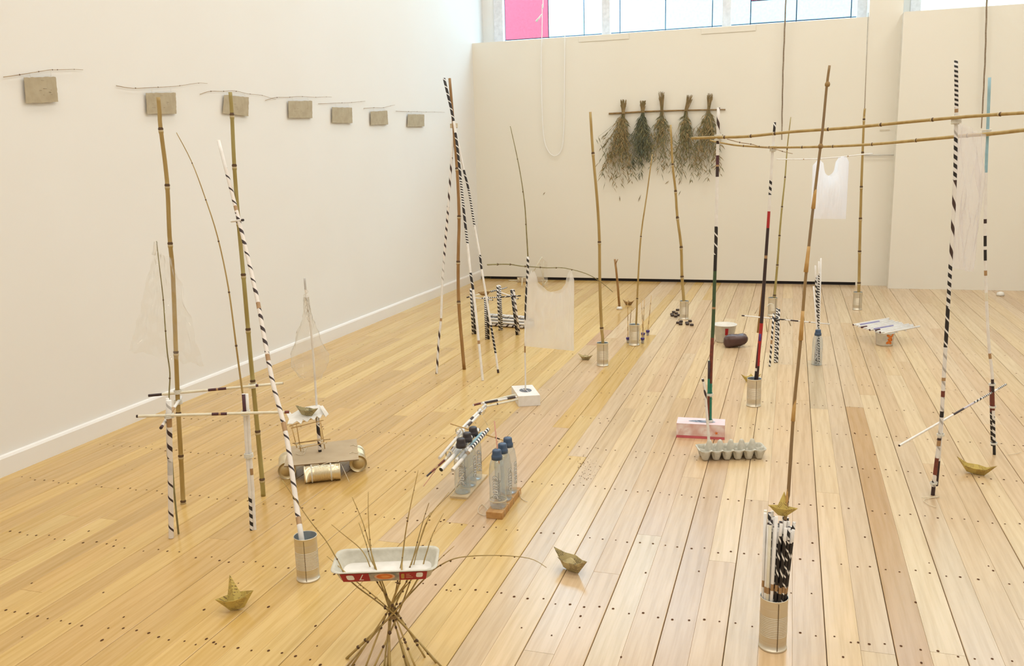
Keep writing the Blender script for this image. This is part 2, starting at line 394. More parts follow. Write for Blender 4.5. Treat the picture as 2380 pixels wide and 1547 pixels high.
for i in range(k0-1, round((2.15-LINE)/PW)):
    xc = LINE+(i+.5)*PW; y = .75-r.random()*.9; cuts = []
    sp = SPECIAL.get(i, [])
    while y < 9.4:
        L = r.choice((1.55, 2.1, 2.6, 3.2, 3.7, 4.2)); nt_ = None
        for (sy, sl, tn) in sp:
            if abs(y-sy) < 1e-6: L = sl; nt_ = tn
            elif y < sy < y+L+.5: L = sy-y
        L = min(L, 9.42-y)
        if 9.42-(y+L) < .5: L = 9.42-y
        tn = nt_ or r.choice(TONEL if r.random() < (-.55-xc)/1.1 else TONES); j = (1+(r.random()-.5)*.10)*(1 if xc < .25 else .93)  # random board tone; yellower left, darker right paints in the floor's uneven light
        plank(xc, y, L, tuple(v*j for v in tn), i=i); y += L
    rest.box((xc-PW/2+.001, YB, -.02), (PW-.002, 0, 0), (0, 2.6, 0), (0, 0, .0195), FLOORM)
for i in range(round((2.15-LINE)/PW), int((XR-LINE)/PW)+1):
    xc = LINE+(i+.5)*PW; rest.box((xc-PW/2+.001, YB, -.02), (PW-.002, 0, 0), (0, 12.4, 0), (0, 0, .0195), FLOORM)
ro = rest.build('outlying_boards', fb); ro.color = (.64, .45, .23, 1); ro['kind'] = 'stuff'
nh = MB(); r = random.Random(5)
for row in range(18):
    ybase = 2.33+row*.4665-.93
    for i in range(k0, round((2.15-LINE)/PW)):
        for s_ in (-.022, .021):
            if r.random() < .07: continue
            cx = LINE+(i+.5)*PW+s_+r.uniform(-.004, .004); cy = ybase+r.uniform(-.014, .014)-.12*(cx-.06)*.0; rr = r.uniform(.0028, .0044)
            nh.poly([(cx+rr*math.cos(a*math.pi/3.5), cy+rr*1.25*math.sin(a*math.pi/3.5), .0007) for a in range(7)], NAIL)
for q in range(90):                                   # odd knocks and old nail holes
    p = fl(r.uniform(50, 2330), r.uniform(760, 1540)); rr = r.uniform(.002, .0045)
    nh.poly([(p.x+rr*math.cos(a*math.pi/3), p.y+rr*1.6*math.sin(a*math.pi/3), .0007) for a in range(6)], NAIL)
for q in range(70):
    p = fl(r.gauss(1362, 13)+0, r.gauss(1088, 17)); rr = r.uniform(.0010, .0022)
    nh.poly([(p.x+rr*math.cos(a*math.pi/2.5), p.y+rr*2*math.sin(a*math.pi/2.5), .0007) for a in range(5)], NAIL)
no = nh.build('nail_holes', fb); no['kind'] = 'stuff'

struct(MB().abox(XL-.15, XL, YB, YW+.12, -.02, ZC, WALL).build('wall_left'))
struct(MB().abox(XR, XR+.15, YB, YW+.12, -.02, ZC, WALL).build('wall_right'))
struct(MB().abox(XL-.15, XR+.15, YB-.15, YB, -.02, ZC, WALL).build('wall_rear'))
struct(MB().abox(XL-.15, XR+.15, YB-.15, YW+.15, ZC, ZC+.1, CEIL).build('ceiling'))
bb = MB(); prof = [(0, 0), (.016, 0), (.016, .078), (.011, .088), (0, .091)]
for (x0, z0), (x1, z1) in zip(prof, prof[1:]): bb.quad((XL+x0, YB, z0), (XL+x0, YP, z0), (XL+x1, YP, z1), (XL+x1, YB, z1), TRIMW)
struct(bb.build('baseboard_left'))
wp = struct(MB().abox(XL, .62, YP, YP+.09, .030, ZT, PART).build('wall_partition'))
MB().abox(XL+.12, .62, YP+.02, YP+.08, 0, .030, DARKGAP).build('gap_shade_strip', wp)  # near-black strip standing in for the shade under the partition
for (a, b_) in (((1345, 84), (1462, 84)), ((1630, 64), (1757, 64))):
    pa = onY(*a, YP); pb = onY(*b_, YP)
    MB().abox(pa.x, pb.x, YP-.006, YP, ZT-.058, ZT-.004, PART).build('mounting_cleat', wp, bevel=.002)
struct(MB().abox(.62, .905, YP+.003, YW+.12, 0, ZC, PART).build('wall_column'))
wr = struct(MB().abox(.895, XR, YR, YP+.1, 0, ZT, PART).build('wall_screen'))
pa = onY(2045, 301, YP); MB().abox(pa.x, pa.x+.085, YP-.001, YP+.004, pa.z-.012, pa.z, SOCKET).build('wall_plate', wp)
wb_ = MB()
wx0, wx1, wz0, wz1 = -3.094, .634, 2.25, 4.75
vx0, vx1 = 1.0, 3.3
for (x0, x1, z0, z1) in ((XL, XR, 0, wz0), (XL, XR, wz1, ZC), (XL, wx0, wz0, wz1), (wx1, vx0, wz0, wz1), (vx1, XR, wz0, wz1)):
    wb_.abox(x0, x1, YW, YW+.1, z0, z1, WALL)
struct(wb_.build('wall_back'))
def window(name, x0, x1, mull, fw=.075):
    root = bpy.data.objects.new(name, None); COL.objects.link(root); root.location = (x0, YW, wz0); ORI[root.name] = Vector((x0, YW, wz0)); struct(root)
    f = MB()
    for (a, b_, c, d) in ((x0, x0+fw, wz0, wz1), (x1-fw, x1, wz0, wz1), (x0, x1, wz0, wz0+fw), (x0, x1, wz1-fw, wz1)): f.abox(a, b_, YW-.015, YW+.06, c, d, WFRAME)
    f.build('window_frame', root, bevel=.004)
    ed = [x0+fw]+[q for mm in mull for q in mm]+[x1-fw]
    for mm in mull: MB().abox(mm[0], mm[1], YW-.012, YW+.055, wz0+fw, wz1-fw, WFRAME).build('mullion', root, bevel=.004)
    for a, b_ in zip(ed[::2], ed[1::2]): MB().abox(a, b_, YW+.025, YW+.029, wz0+fw, wz1-fw, GLASS).build('pane', root)
    return root
window('window_1', wx0, wx1, [(-1.925, -1.84), (-.715, -.63)], .10)
window('window_2', vx0, vx1, [(2.1, 2.18)], .09)

# neighbouring building seen through the high windows
FY = 14.0
nb = thing('neighbouring_building', (-.5, FY, 0), 'pale blue panelled building with one red panel outside the high window', 'building')
MB().abox(-11, 8.0, FY+.06, FY+.5, 0, 6.52, FJOINT).build('backing_wall', nb)
cols = [-10.9, -9.3, -7.9, -6.4, -5.2, -4.43, -3.717, -3.149, -2.587, -1.897, -1.207, -.66, -.02, .72, 1.5]
zr = [0, 1.4, 3.12, 4.9, 6.5]
for ci, (a, b_) in enumerate(zip(cols, cols[1:])):
    for ri, (z0, z1) in enumerate(zip(zr, zr[1:])):
        m_ = FWHITE; zz = z1
        if abs(a+4.43) < .01 and ri == 2: m_ = FRED; 
        if ri == 1: m_ = FBASE
        if a >= -.67 and b_ <= .73 and ri >= 2:
            if ri == 2:
                MB().abox(a+.008, b_-.008, FY, FY+.05, 3.13, 3.43, FWHITE).build('cladding_panel', nb)
                MB().abox(a+.008, b_-.008, FY, FY+.05, 3.445, z1-.008, FRED).build('cladding_panel', nb); continue
        MB().abox(a+.007, b_-.007, FY, FY+.05, z0+.007, zz-.007, m_).build('cladding_panel', nb)
for z0 in range(0, 21):
    MB().abox(1.52, 7.9, FY, FY+.05, z0*.30+.006, z0*.30+.294, FYEL).build('weatherboard', nb)
struct(MB().abox(-12, 9, YW+.15, FY+.6, -.3, -.02, mat('asphalt', (.25, .25, .26), .9)).build('ground'))

# ------------------------------------------------------------------ builders
def lash(name, parent, c, ax, r, turns=4, m=WSTRING, th=.0016, step=None):
    ax = Vector(ax).normalized(); a1 = ax.orthogonal().normalized(); a2 = ax.cross(a1); step = step or th*2.1; n = turns*10
    pts = [Vector(c)+ax*((i/10-turns/2)*step)+(a1*math.cos(2*math.pi*i/10)+a2*math.sin(2*math.pi*i/10))*(r+th) for i in range(n+1)]
    return MB().tube(pts, th, 5, m).build(name, parent)
def bamboo(name, parent, pts, r, r1=None, nodes_t=(), m=BAM, label=None, sub=3, loc=None):
    o = MB().tube(pts, r, 12, m, sub=sub, bulges=list(nodes_t), nodem=NODE, r1=r1, capm=NODEL).build(name, parent, loc)
    return o
def tfrac(pix, marks):
    """fractions along a pixel path at which given y values lie"""
    L = [0]
    for a, b in zip(pix, pix[1:]): L.append(L[-1]+math.hypot(b[0]-a[0], b[1]-a[1]))
    out = []
    for y in marks:
        for i in range(len(pix)-1):
            a, b = pix[i], pix[i+1]
            if min(a[1], b[1]) <= y <= max(a[1], b[1]):
                out.append((L[i]+(L[i+1]-L[i])*((y-a[1])/((b[1]-a[1]) or 1e-6)))/L[-1]); break
    return out
def ysegs(pix, lst, m):
    """[(y0,y1,mat)] along a pixel path -> tube segs"""
    out = [(0, 1, m)]
    for (ya, yb, mm) in lst:
        t = tfrac(pix, (ya, yb))
        if len(t) == 2: out.append((min(t), max(t), mm))
    return out
def twig(name, parent, pts, r, r1, nodes_t, m=TWIG, sub=4, knob=1.9):
    b = MB().tube(pts, r, 7, m, sub=sub, r1=r1)
    P = [Vector(p) for p in pts]; L = [0]
    for a, c in zip(P, P[1:]): L.append(L[-1]+(c-a).length)
    for t in nodes_t:
        xx = t*L[-1]
        for i in range(len(P)-1):
            if xx <= L[i+1]+1e-9:
                p = P[i].lerp(P[i+1], (xx-L[i])/max(L[i+1]-L[i], 1e-9)); d = (P[i+1]-P[i]).normalized(); rr = r+(r1-r)*t
                b.lathe([(0, -rr*2), (rr*knob, -rr*.6), (rr*knob*.9, rr*.8), (0, rr*2.2)], 7, NODE, p, d); break
    return b.build(name, parent)
def can_profile(R, H, ribs=(.22, .78)):
    p = [(0, .002), (R*.86, .002), (R*.90, 0), (R, 0), (R*1.01, .002), (R*1.01, .004), (R*.97, .006)]
    for t in [0, .12, .135, .15, .165, .18, .255]+[.26+.44*k/72 for k in range(73)]+[.705, .83, .845, .86, .875, .89, 1]:
        z = .006+(H-.012)*t; rr = R*.97
        if .26 < t < .70: rr += R*.018*math.sin((t-.26)/.44*2*math.pi*12)
        if abs(t-.86) < .012 or abs(t-.15) < .012: rr -= R*.02
        p.append((rr, z))
    p += [(R*1.0, H-.004), (R*1.015, H-.002), (R*1.0, H), (R*.955, H-.001)]
    return p
def can(cx, label, R=.0365, H=.147, m=TIN, seam=.0, loc=None):
    """open tin standing at cx, seam facing the room's front"""
    c = Vector(cx); t = thing('tin_can', c, label, 'can', 'upright tin cans')
    MB().lathe(can_profile(R, H), 36, m, c).build('can_wall', t)
    MB().lathe([(R*.955, H-.001), (R*.93, H-.006), (R*.93, .004), (0, .004)], 30, TINI, c).build('can_lining', t)
    a = math.atan2(-FH.y, -FH.x)+seam
    u = Vector((math.cos(a), math.sin(a), 0)); s_ = Vector((-u.y, u.x, 0))
    MB().box(c+u*(R*.955)-s_*.0009+UP*.007, s_*.0018, u*.0018, UP*(H-.014), TINS).build('side_seam', t)
    return t
def canpos(px, py, R=.0365): return fl(px, py)+FH*R
def boat(label, base, L, yaw, m=NEWS, tilt=0, roll=0, hw=.15, hull=.36, sail=.42, mid=.24, keel=.22, loc=None):
    """folded paper boat; base = middle of its flat bottom"""
    base = Vector(base); t = thing('paper_boat', base, label, 'paper boat', 'folded paper boats')
    R = Matrix.Rotation(yaw, 3, 'Z') @ Matrix.Rotation(tilt, 3, 'Y') @ Matrix.Rotation(roll, 3, 'X')
    q = lambda x, y, z: R @ Vector((x*L, y*L, z*L))
    pts0 = [q(-keel, 0, 0), q(keel, 0, 0), q(0, -.05, 0), q(0, .05, 0)]
    lift = -min(p.z for p in pts0); B = base+UP*(lift+.0008)
    P = lambda x, y, z: B+q(x, y, z)
    h = MB()
    for s in (-1, 1):
        T0, T1, K0, K1, Mr, Bm = P(-.5, 0, hull), P(.5, 0, hull), P(-keel, 0, 0), P(keel, 0, 0), P(0, s*hw, mid), P(0, s*.05, 0)
        Q0, Q1 = P(-.25, s*hw*.62, mid*1.02), P(.25, s*hw*.62, mid*1.02)
        for f in ((T0, K0, Q0), (Q0, K0, Bm), (Q0, Bm, Mr), (Mr, Bm, Q1), (Q1, Bm, K1), (Q1, K1, T1)):
            h.tri(*(f if s < 0 else f[::-1]), m)
        h.tri(K0, Bm, K1, m)
        # the folded flap on the outside of the hull
        o_ = .006*s
        h.tri(P(-.30, s*hw*.55+o_, mid*.95), P(0, s*.055+o_*1.6, .03), P(0, s*hw+o_, mid*1.0), m)
        h.tri(P(.30, s*hw*.55+o_, mid*.95), P(0, s*hw+o_, mid*1.0), P(0, s*.055+o_*1.6, .03), m)
    h.build('hull', t, solid=.0008)
    sl = MB()
    A, S0, S1 = P(0, 0, sail), P(-.25, 0, .13), P(.25, 0, .13)
    for s in (-1, 1):
        Ms = P(0, s*hw*.72, mid*.75)
        sl.tri(A, S0, Ms, m); sl.tri(A, Ms, S1, m)
    sl.build('sail', t, solid=.0008)
    return t
def bag(name, label, cat_, quad, d, m, top, thick=.03, nu=30, nv=22, seed=1, wr=.006, group=None, gathers=1.0):
    """carrier bag of two layers; quad = pixel corners TL TR BR BL, d = four distances, top(u) = where the cloth starts (0 top .. 1 bottom)"""
    TL, TR, BR, BL = [W(p[0], p[1], dd) for p, dd in zip(quad, d)]
    nrm = (TR-TL).cross(BL-TL).normalized()
    t = thing(name, (BL+BR)/2, label, cat_, group)
    for side in (-1, 1):
        def fn(u, v):
            v0 = top(u); vv = v0+(1-v0)*v
            p = TL.lerp(TR, u).lerp(BL.lerp(BR, u), vv)
            k = math.sin(math.pi*min(max(u, 0), 1))**.6*math.sin(math.pi*min(.92, .12+vv*.8))
            n_ = mnoise.noise(Vector((u*5*gathers, vv*3, seed+side*3)))*wr+mnoise.noise(Vector((u*14*gathers, vv*5, seed+9+side)))*wr*.5
            return p+nrm*(side*thick*.5*k+n_*(.3+.7*k))
        MB().grid(fn, nu, nv, m).build('plastic_layer', t)
    return t
def rolls(name, label, cat_, group, lst, r, n=8, r1=None):
    out = []
    for (pts, segs, m) in lst:
        o = MB().tube(pts, r, n, m, segs=segs, r1=r1, capm=INK).build(name, None, loc=pts[0]); tag(o, label, cat_, group); out.append(o)
    return out

# ------------------------------------------------------------------ left wall: seven sheets hung from twigs
HX = XL+.014
SHEETS = [
 [(56, 180), (129, 178), (135, 237), (60, 240)], [(339, 216), (408, 215), (410, 264), (342, 265)], [(521, 220), (578, 226), (577, 270), (518, 263)],
 [(670, 235), (725, 234), (726, 274), (671, 274)], [(772, 249), (818, 250), (819, 286), (772, 285)], [(861, 259), (900, 257), (902, 289), (862, 290)], [(948, 265), (986, 266), (986, 294), (947, 294)]]
TWIGS = [
 [(8, 179), (43, 174), (86, 167), (118, 162), (130, 162), (171, 161), (193, 162)], [(270, 199), (309, 205), (359, 203), (411, 200), (459, 193), (482, 194)],
 [(465, 219), (488, 212), (516, 212), (545, 211), (577, 218), (607, 221), (630, 228), (641, 231)], [(617, 233), (641, 226.5), (669, 226), (698, 224), (730, 226), (757, 225), (771, 225.5)],
 [(740, 241), (792, 239), (815, 238), (838, 236), (849, 235)], [(845, 252), (868, 250), (890, 250), (907, 246), (918, 244)], [(920, 258), (947, 259), (966, 259), (987, 260), (1008, 260), (1034, 261)]]
ORD = ['leftmost, largest-looking', 'second from the left', 'third from the left', 'fourth, middle', 'fifth from the left', 'sixth from the left', 'last, nearest the corner']
rs = random.Random(3)
for i, (q, tw) in enumerate(zip(SHEETS, TWIGS)):
    c = [onX(*p, HX) for p in q]; t = thing('handmade_sheet', (c[2]+c[3])/2, 'grey-brown handmade paper sheet on the left wall, '+ORD[i], 'paper sheet', 'handmade sheets along the left wall')
    b = MB(); edge = []
    for k in range(4):
        a, d = c[k], c[(k+1) % 4]
        for s in range(12): edge.append(a.lerp(d, s/12)+Vector((0, rs.uniform(-.0016, .0016), rs.uniform(-.0016, .0016))))
    ctr = sum(edge, Vector())/len(edge); front = Vector((.0012, 0, 0)); n_ = len(edge); k0_ = len(b.v)
    b.v += [p+front for p in edge]+[p-front for p in edge]
    b.face(range(n_-1, -1, -1), HPAPER); b.face(range(n_, 2*n_), HPAPER)
    for s in range(n_): b.face((s, (s+1) % n_, n_+(s+1) % n_, n_+s), HPAPER)
    b.build('paper', t)
    mk = MB()
    for s in range(9):
        u0, v0 = rs.uniform(.15, .8), rs.choice((.13, .45, .52, .6, .7)); p = c[0].lerp(c[1], u0).lerp(c[3].lerp(c[2], u0), v0)+Vector((.0022, 0, 0)); L_ = rs.uniform(.006, .02)
        mk.box(p, (0, L_, 0), (.0004, 0, 0), (0, 0, .0009), HINK)
    mk.build('faint_writing', t)['kind'] = 'stuff'
    tp = [onX(*p, HX-.004) for p in tw]
    for u in (.2, .85):
        p0 = c[0].lerp(c[1], u); yy = p0.y; best = min(range(len(tp)-1), key=lambda k: abs((tp[k].y+tp[k+1].y)/2-yy)); f_ = (yy-tp[best].y)/max(tp[best+1].y-tp[best].y, 1e-6)
        p1 = tp[best].lerp(tp[best+1], min(max(f_, 0), 1)); MB().tube([p0, p1], .0006, 4, THREAD).build('thread', t)
    o = twig('hanging_twig', None, tp, .0017, .0010, tfrac([(p[1], p[0]) for p in tw], [p[0] for p in tw[1:-1]]), TWIGF, knob=2.2)
    tag(o, 'thin knotted bamboo twig holding the sheet on the left wall, '+ORD[i], 'twig', 'twigs along the left wall')

# ------------------------------------------------------------------ lashed tower of bamboo and paper rolls
dA, dB, dE, dF = fd(426, 1170), fd(612, 1152), fd(398, 1250), fd(588, 1231)
tower = thing('bamboo_tower', fl(505, 1200), 'lashed tower of two green bamboo poles and white paper-roll posts', 'stick sculpture')
pa = [(426, 1170), (420, 1052), (414, 947), (409, 820), (402, 640), (394, 548), (388, 418), (373, 296), (371, 262), (368, 226)]
bamboo('bamboo_pole', tower, path(pa, dA), .0088, .0072, tfrac(pa, (1166, 1052, 947, 800, 548, 418, 296)), BAM)
pb = [(612, 1152), (609, 1112), (598, 993), (586, 870), (575, 747), (564, 620), (553, 500), (544, 375), (539, 264), (535, 214)]
bamboo('bamboo_pole', tower, path(pb, dB), .0092, .0068, tfrac(pb, (1112, 993, 870, 747, 620, 500, 375, 264)), BAMG)
pe = [(398, 1249), (396, 1120), (394, 1000), (392, 930)]
MB().tube(path(pe, dE), .0090, 12, WHITE, segs=ysegs(pe, [(1249, 1100, SW), (1100, 1070, GREYP), (1062, 990, SW2), (990, 965, TAPE)], SG)).build('paper_roll_post', tower)
pe2 = [(391, 1060), (390, 1000), (389, 925)]
MB().tube(path(pe2, dE+.012), .006, 10, WHITE).build('paper_roll_post', tower)
for off, sg in ((-3, [(1231, 1150, SB), (1020, 950, WHITE), (955, 915, PLUM)]), (4, [(1231, 1150, WHITE), (1100, 1085, TAPE)])):
    pf = [(588+off, 1231), (583+off, 1130), (577+off, 1050), (572+off, 960), (569+off, 915)]
    MB().tube(path(pf, dF+(.004 if off > 0 else 0)), .0065, 10, WHITE, segs=ysegs(pf, sg, WHITE)).build('paper_roll_post', tower)
pd = [(415, 1240), (404, 1130), (396, 1000), (393, 925), (395, 868), (389, 820), (384, 760), (379, 690), (370, 615), (364, 560)]
twig('twig', tower, path(pd, dE+.03, dE+.05), .0036, .0015, tfrac(pd, (868, 760, 690)), TWIGG, knob=1.5)
pc = [(571, 960), (562, 900), (548, 796), (531, 669), (506, 551), (476, 457), (445, 375), (410, 308)]
twig('twig', tower, path(pc, dF+.015, dF+.05), .0038, .0013, tfrac(pc, (796, 669, 551, 457, 375)), BAM, knob=1.45)
def bar(parent, p0, p1, d0, d1, r, segs, m=CREAMP, name='paper_roll_bar'):
    return MB().tube([W(*p0, d0), W(*p1, d1)], r, 10, m, segs=[(0, 1, m)]+segs, capm=INK).build(name, parent)
bar(tower, (345, 919), (658, 890), dA-.02, dB-.02, .0052, [(0, .1, INK), (.44, .50, PLUM), (.50, .515, TAPE), (.515, .575, PLUM), (.795, .815, PLUM)])
bar(tower, (317, 967), (672, 957), dE-.02, dF-.02, .0052, [(0, .012, INK), (.49, .535, PLUM), (.535, .55, TAPE), (.55, .59, PLUM), (.97, 1, RUST)])
bar(tower, (374, 994), (421, 922), dE-.07, dA+.06, .0055, [(0, .05, PLUM), (.4, .6, TAPE)], WHITE)
for (p, d, ax) in (((414, 910), dA, UP), ((414, 934), dA, UP), ((587, 896), dB, UP), ((393, 966), dE, UP), ((571, 959), dF, UP), ((578, 1058), dF, UP)):
    lash('lashing', tower, W(*p, d), ax, .0135, 5, WSTRING, .0016)
# clear film hung from the tower's thin twig
film = thing('clear_film', W(390, 850, dE+.07), 'sheet of clear crinkled film hung from the thin twig of the bamboo tower', 'plastic film')
TLf, TRf, BRf, BLf = W(358, 585, dE+.05), W(402, 600, dE+.10), W(474, 850, dE+.16), W(300, 815, dE+.02)
def ffn(u, v):
    p = TLf.lerp(TRf, u).lerp(BLf.lerp(BRf, u), v); n_ = mnoise.noise(Vector((u*6, v*6, 4)))*.03+mnoise.noise(Vector((u*17, v*14, 1)))*.014
    return p+FH*n_+UP*mnoise.noise(Vector((u*9, v*2, 7)))*.012*v
MB().grid(ffn, 34, 34, CELLO).build('film_sheet', film)
MB().tube(path([(362, 562), (361, 580), (357, 592)], dE+.045), .006, 6, CELLO2).build('film_knot', film)

# long leaning roll in a can
canL = canpos(711, 1356)
can(canL, 'open ribbed tin can at lower left holding the long leaning paper roll', seam=.06)
dL = dep(canL); dTie = dB-.02
pj = [(706, 1300), (700, 1245), (690, 1180), (665, 1010), (632, 880), (597, 690), (553, 503), (508, 327)]
pts = [canL+UP*.008-RH*.004] + path(pj[1:], dL-.002, dTie+.12)
pjj = [(708, 1345)]+pj[1:]
o = MB().tube(pts, .0088, 12, SW, sub=4, r1=.0066, segs=ysegs(pjj, [(1345, 1228, WHITE), (1238, 1222, TAPE), (1222, 1040, SW), (1040, 1020, TAPE), (880, 865, TAPE), (860, 770, SW2), (757, 742, TAPE), (735, 690, SW2), (690, 600, SW), (600, 520, SW2), (512, 500, TAPE), (500, 400, SW), (400, 327, WHITE)], SW)).build('long_paper_roll', None, loc=pts[0])
tag(o, 'long white paper roll with brown spiral leaning from tin can to bamboo pole', 'paper roll')
t = MB().tube([W(537, 514, dTie-.04), W(566, 511, dTie-.06)], .0045, 10, WHITE, segs=[(0, .85, WHITE), (.85, 1, INK)], capm=BLACK).build('cross_peg', None, loc=W(552, 512, dTie-.05)); tag(t, 'short white peg with black end at the leaning roll and bamboo crossing', 'peg')

# ------------------------------------------------------------------ raft of cans with mast
RR, RL = .0365, .147
c0 = fl(750, 1124); ux = (fl(834, 1096)-fl(668, 1113)); ux.z = 0; ux.normalize(); uy = Vector((-ux.y, ux.x, 0))
raft = thing('can_raft', c0+uy*.06, 'cardboard deck on lying tin cans with a stick table and rolled mast', 'sculpture')
def lying(c, ax, m=TINB):
    c = Vector(c); ax = Vector(ax).normalized(); o = c-ax*RL/2
    pr = can_profile(RR, RL); pr = pr+[(RR*.94, RL-.003), (RR*.80, RL-.003), (RR*.78, RL-.0045), (RR*.66, RL-.0045), (RR*.64, RL-.003), (0, RL-.003)]
    e = MB().lathe(pr, 36, m, o, ax, mats=[TINL if i > len(pr)-7 else m for i in range(len(pr))]); return e.build('lying_can', raft)
pl_ = fl(668, 1113)+uy*.0+UP*RR; pr_ = fl(834, 1096)+UP*RR
lying(pl_+uy*(RL/2), -uy); lying(pr_+uy*(RL/2), -uy)
lying(fl(751, 1124)+uy*RR+UP*RR, ux)
lying(fl(751, 1124)+uy*(RR+.135)+UP*RR, ux)
zd = 2*RR+.001
dk = [fl(660, 1085, zd), fl(834, 1069, zd), fl(829, 1021, zd), fl(671, 1039, zd)]
b = MB(); b.poly([p+UP*.004 for p in dk], CARD); b.poly([p for p in dk[::-1]], CARD)
for i in range(4): b.quad(dk[i], dk[(i+1) % 4], dk[(i+1) % 4]+UP*.004, dk[i]+UP*.004, CARDE)
b.build('cardboard_deck', raft)
dR = dep(fl(745, 1060, zd)); fr_ = [((690, 1040), (676, 984)), ((699, 1048), (689, 985)), ((755, 1042), (745, 980)), ((748, 1024), (738, 962))]
for (a, b_) in fr_:
    p0 = fl(*a, zd+.004); MB().tube([p0, W(*b_, dep(p0))], .0022, 6, WOODST).build('table_leg', raft)
for (a, b_) in (((676, 995), (752, 976)), ((680, 1030), (768, 1020)), ((694, 1042), (760, 1028)), ((684, 1032), (750, 1018)), ((672, 990), (740, 968))):
    MB().tube([W(*a, dR), W(*b_, dR+.02)], .0018, 6, TWIG if a[0] == 680 else WOODST).build('table_rail', raft)
for p in ((690, 1030), (698, 1036), (753, 1030), (748, 1024)): lash('knot', raft, W(*p, dR), UP, .0035, 3, STRING, .0013)
for pts in ([(697, 1038), (708, 1044), (706, 1055), (694, 1056), (688, 1053)], [(703, 1040), (712, 1037), (709, 1046), (700, 1048)]):
    MB().tube([fl(*p, zd+.007) for p in pts], .0013, 5, STRING, sub=4).build('loose_string', raft)
for pts in ([(814, 1035), (822, 1033), (827, 1036), (832, 1034)], [(812, 1053), (820, 1050), (828, 1052), (834, 1049)], [(722, 1080), (740, 1079), (742, 1083), (752, 1078), (768, 1073), (785, 1073), (788, 1070)]):
    MB().tube([fl(*p, zd+.0065) for p in pts], .0013, 5, STRING, sub=4).build('deck_string', raft)
cf = fl(751, 1124)+uy*RR+UP*RR
for sx in (-.042, .036): lash('can_tie', raft, cf+ux*sx, ux, RR*1.02, 2, WSTRING, .0014)
MB().tube([fl(793, 1078, zd-.01), fl(812, 1120, .004)], .0012, 5, STRING).build('hanging_string', raft)
pm = [(744, 1051), (740, 1005), (737, 962)]
dM = dep(fl(744, 1051, zd)); MB().tube(path(pm, dM), .0072, 12, SW2, segs=[(0, .08, BLACK), (.08, .52, SW2), (.52, 1, SD)]).build('mast_foot', raft)
pm2 = [(739, 985), (737, 960), (730, 850), (722, 760), (712, 690), (708, 646)]
MB().tube(path(pm2, dM-.004, dM+.02), .0050, 10, WHITE, sub=3, r1=.0045, segs=ysegs(pm2, [(985, 740, WHITE), (740, 690, SG), (672, 646, GREYP)], WHITE)).build('mast', raft)
# torn carton tray on the table
tr = MB(); zc = W(715, 975, dR); cs = []
TP = [(664, 958), (672, 955), (678, 962), (690, 955), (700, 948), (715, 945), (730, 942), (742, 941), (750, 946), (763, 962), (757, 968), (750, 962), (744, 972), (736, 967), (730, 976), (722, 971), (714, 980), (704, 975), (700, 985), (690, 978), (680, 985), (668, 985), (672, 974)]
top_ = [W(p[0], p[1], dR+.05-.10*max(0, (p[1]-945)/40)) for p in TP]
tr.poly(top_, PULPW); tr.build('torn_tray', raft, solid=.003)
MB().quad(W(742, 944, dR+.02), W(750, 942, dR+.03), W(764, 962, dR+.0), W(757, 969, dR-.01), PULPW).build('tray_flap', raft, solid=.003)
boat('crumpled olive paper boat resting in the torn tray on the can raft', W(713, 966, dR-.005), .105, YAW+.35, OLIVE, tilt=.08, hw=.22, sail=.30, mid=.26)
# film tied round the mast
sail = thing('film_sail', W(715, 875, dM), 'crumpled translucent film bag tied round the mast of the can raft', 'plastic film')
def sfn(u, v):
    y = 690+190*v; wd = 6+40*math.sin(min(1, v*1.15)*math.pi/2)**2.4*(1 if v < .8 else 1-(v-.8)*2.6); a = u*2*math.pi
    xm = 712+14*v-14*v*v*math.sin(v*3); n_ = mnoise.noise(Vector((math.cos(a)*1.6, math.sin(a)*1.6, v*6)))
    p = W(xm+wd*math.cos(a)*(1+.25*n_), y, dM+.01); return p+FH*(math.sin(a)*wd*.0011*(1+.4*n_))+RH*mnoise.noise(Vector((math.cos(a)*4, math.sin(a)*4, v*15)))*.007
MB().grid(sfn, 30, 26, CELLO2).build('film', sail)
for k in range(5):
    y = 670+k*13; MB().tube(path([(708+k, y), (716+k*1.5, y+8), (706+k*2, y+16), (711+k*2, y+26)], dM-.01), .0016, 5, CELLO2, sub=3).build('film_tail', sail)

# ------------------------------------------------------------------ egg-carton lid on crossed twigs
dT = 2.15
tray = thing('carton_table', fl(905, 1550), 'grey egg-carton lid with red label carried on a bundle of crossed twigs', 'sculpture')
tc = W(897, 1300, dT); TLn, TWd, TH = .268, .112, .034
ex = (RH+UP*.012).normalized(); ey = (FH+UP*.10).normalized(); ez = ex.cross(ey).normalized()
def rrect(L, D, rad, n=6):
    out = []
    for (sx, sy, a0) in ((1, 1, 0), (-1, 1, 90), (-1, -1, 180), (1, -1, 270)):
        for i in range(n+1):
            a = math.radians(a0+90*i/n); out.append((sx*(L/2-rad)+rad*math.cos(a), sy*(D/2-rad)+rad*math.sin(a)))
    return out
b = MB(); lv = [(TLn-.030, TWd-.022, -TH, PULP), (TLn-.008, TWd-.004, -.004, PULP), (TLn+.008, TWd+.010, 0, PULP), (TLn+.007, TWd+.009, .0015, PULP), (TLn-.006, TWd-.004, .0005, PULP), (TLn-.012, TWd-.008, -.004, PULP), (TLn-.036, TWd-.028, -TH+.003, PULP)]
rows = []
for (L_, D_, z_, m_) in lv:
    rows.append(len(b.v))
    for i, (x_, y_) in enumerate(rrect(L_, D_, .026)): b.v.append(tc+ex*x_+ey*y_+ez*(z_+mnoise.noise(Vector((x_*40, y_*40, 1)))*.0012))
n_ = 28
